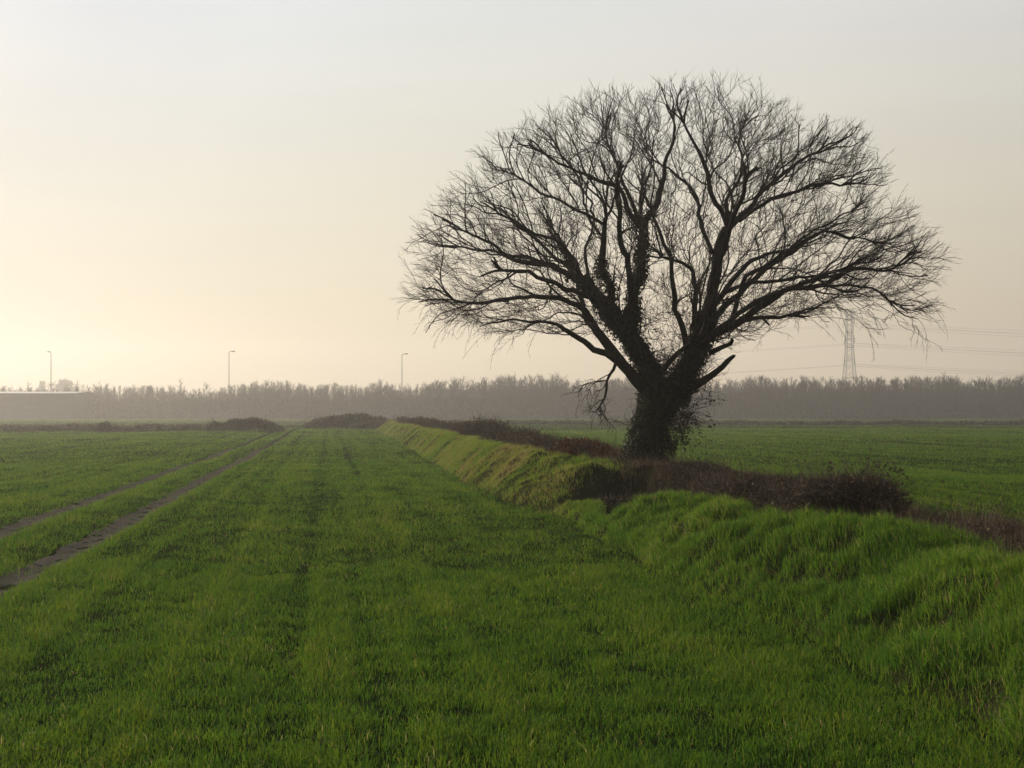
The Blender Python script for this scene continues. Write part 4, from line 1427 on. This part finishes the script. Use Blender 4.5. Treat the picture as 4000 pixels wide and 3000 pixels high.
def build_pylon(x, label):
    root = tag(empty('pylon', (x, YP, 0)), label, 'pylon', 'pylons of the power line')
    # half width of the body (x and y) at heights, from the photo's tapering outline
    prof = [(0, 3.5), (8, 2.9), (18, 1.75), (25, 1.30), (31, 1.12), (PH, 1.02)]
    zz = np.array([0, 4.5, 8.5, 12, 15, 17.6, 20, 22.3, 24.5, 26.6, 28.6, 30.5, 32.4, 34.3, 36.2, 38.2, PH])
    hw = np.interp(zz, [p[0] for p in prof], [p[1] for p in prof])
    m = MB()
    for sx_ in (-1, 1):
        for sy_ in (-1, 1):
            m.tube(np.stack([sx_ * hw, sy_ * hw, zz], 1), 0.11, 4)
    m.build('frame', M['steel'], root)
    m = MB()
    for i in range(len(zz) - 1):
        a, b = hw[i], hw[i + 1]
        za, zb = zz[i], zz[i + 1]
        for s_ in (-1, 1):
            m.tube([(-a, s_ * a, za), (b, s_ * b, zb)], 0.05, 4)
            m.tube([(a, s_ * a, za), (-b, s_ * b, zb)], 0.05, 4)
            m.tube([(s_ * a, -a, za), (s_ * b, b, zb)], 0.05, 4)
            m.tube([(s_ * a, a, za), (s_ * b, -b, zb)], 0.05, 4)
        if i in (3, 8, 11, 15):
            for s_ in (-1, 1):
                m.tube([(-b, s_ * b, zb), (b, s_ * b, zb)], 0.09, 4)
                m.tube([(s_ * b, -b, zb), (s_ * b, b, zb)], 0.09, 4)
    m.build('bracing', M['steel'], root)
    for lv in levels:                                 # arms point towards and away from the fields
        for s_ in (-1, 1):
            m = MB()
            w_ = float(np.interp(lv, zz, hw))
            for q in (-1, 1):
                m.tube([(q * w_, s_ * w_, lv + 2.0), (0, s_ * 6.2, lv + 2.0)], 0.09, 4)
                m.tube([(q * w_, s_ * w_, lv + 3.2), (0, s_ * 6.2, lv + 2.0)], 0.07, 4)
            arm = m.build('cross_arm', M['steel'], root)
            m = MB()
            m.tube([(0, s_ * 6.2, lv + 2.0), (0, s_ * 6.2, lv)], 0.09, 6)
            for q in range(6):
                m.tube([(0, s_ * 6.2, lv + 0.4 + q * 0.24), (0, s_ * 6.2, lv + 0.48 + q * 0.24)], 0.18, 6)
            m.build('insulator', M['glass'], arm)
    return root


build_pylon(PYX, 'grey lattice pylon rising above the far wood beneath the tree branches')
for nm_, lv in zip(('highest', 'middle', 'lowest'), levels):
    for side, wh in ((-1, 'nearer'), (1, 'farther')):
        pts = []
        for sp in (-1, 0):
            xa = PYX + sp * SPAN
            tt = np.linspace(0, 1, 41)[:-1]
            pts.append(np.stack([xa + tt * SPAN, np.full(40, YP + side * 6.2), lv - 6.3 * 4 * tt * (1 - tt)], 1))
        tt = np.linspace(0, 1.0, 40)
        pts.append(np.stack([PYX + tt * SPAN, np.full(40, YP + side * 6.2), lv - 6.3 * 4 * tt * (1 - tt)], 1))
        P = np.vstack(pts)[30:]
        P = P[(P[:, 0] > -260) & (P[:, 0] < 280)]
        m = MB()
        O_ = np.array([PYX, YP + side * 6.2, lv])
        m.tube(P - O_, 0.028, 4)
        o = m.build('power_line', M['wire'])
        o.location = O_
        tag(o, f'{nm_} sagging wire on the {wh} side of the lattice pylon', 'power line', 'wires of the power line')

# ------------------------------------------------------------------ haze
m, n, l = new_mat('haze_air')
o = n.new('ShaderNodeOutputMaterial')
pv = n.new('ShaderNodeVolumePrincipled')
pv.inputs['Color'].default_value = (0.95, 0.92, 0.90, 1)
pv.inputs['Density'].default_value = 0.00095
pv.inputs['Anisotropy'].default_value = 0.55
l.new(pv.outputs[0], o.inputs['Volume'])
mb = MB()
mb.box(-760, 760, -60, 760, -1.6, 46)
hz = mb.build('haze', m)
tag(hz, 'thin warm haze hanging over the fields', 'haze', kind='stuff')
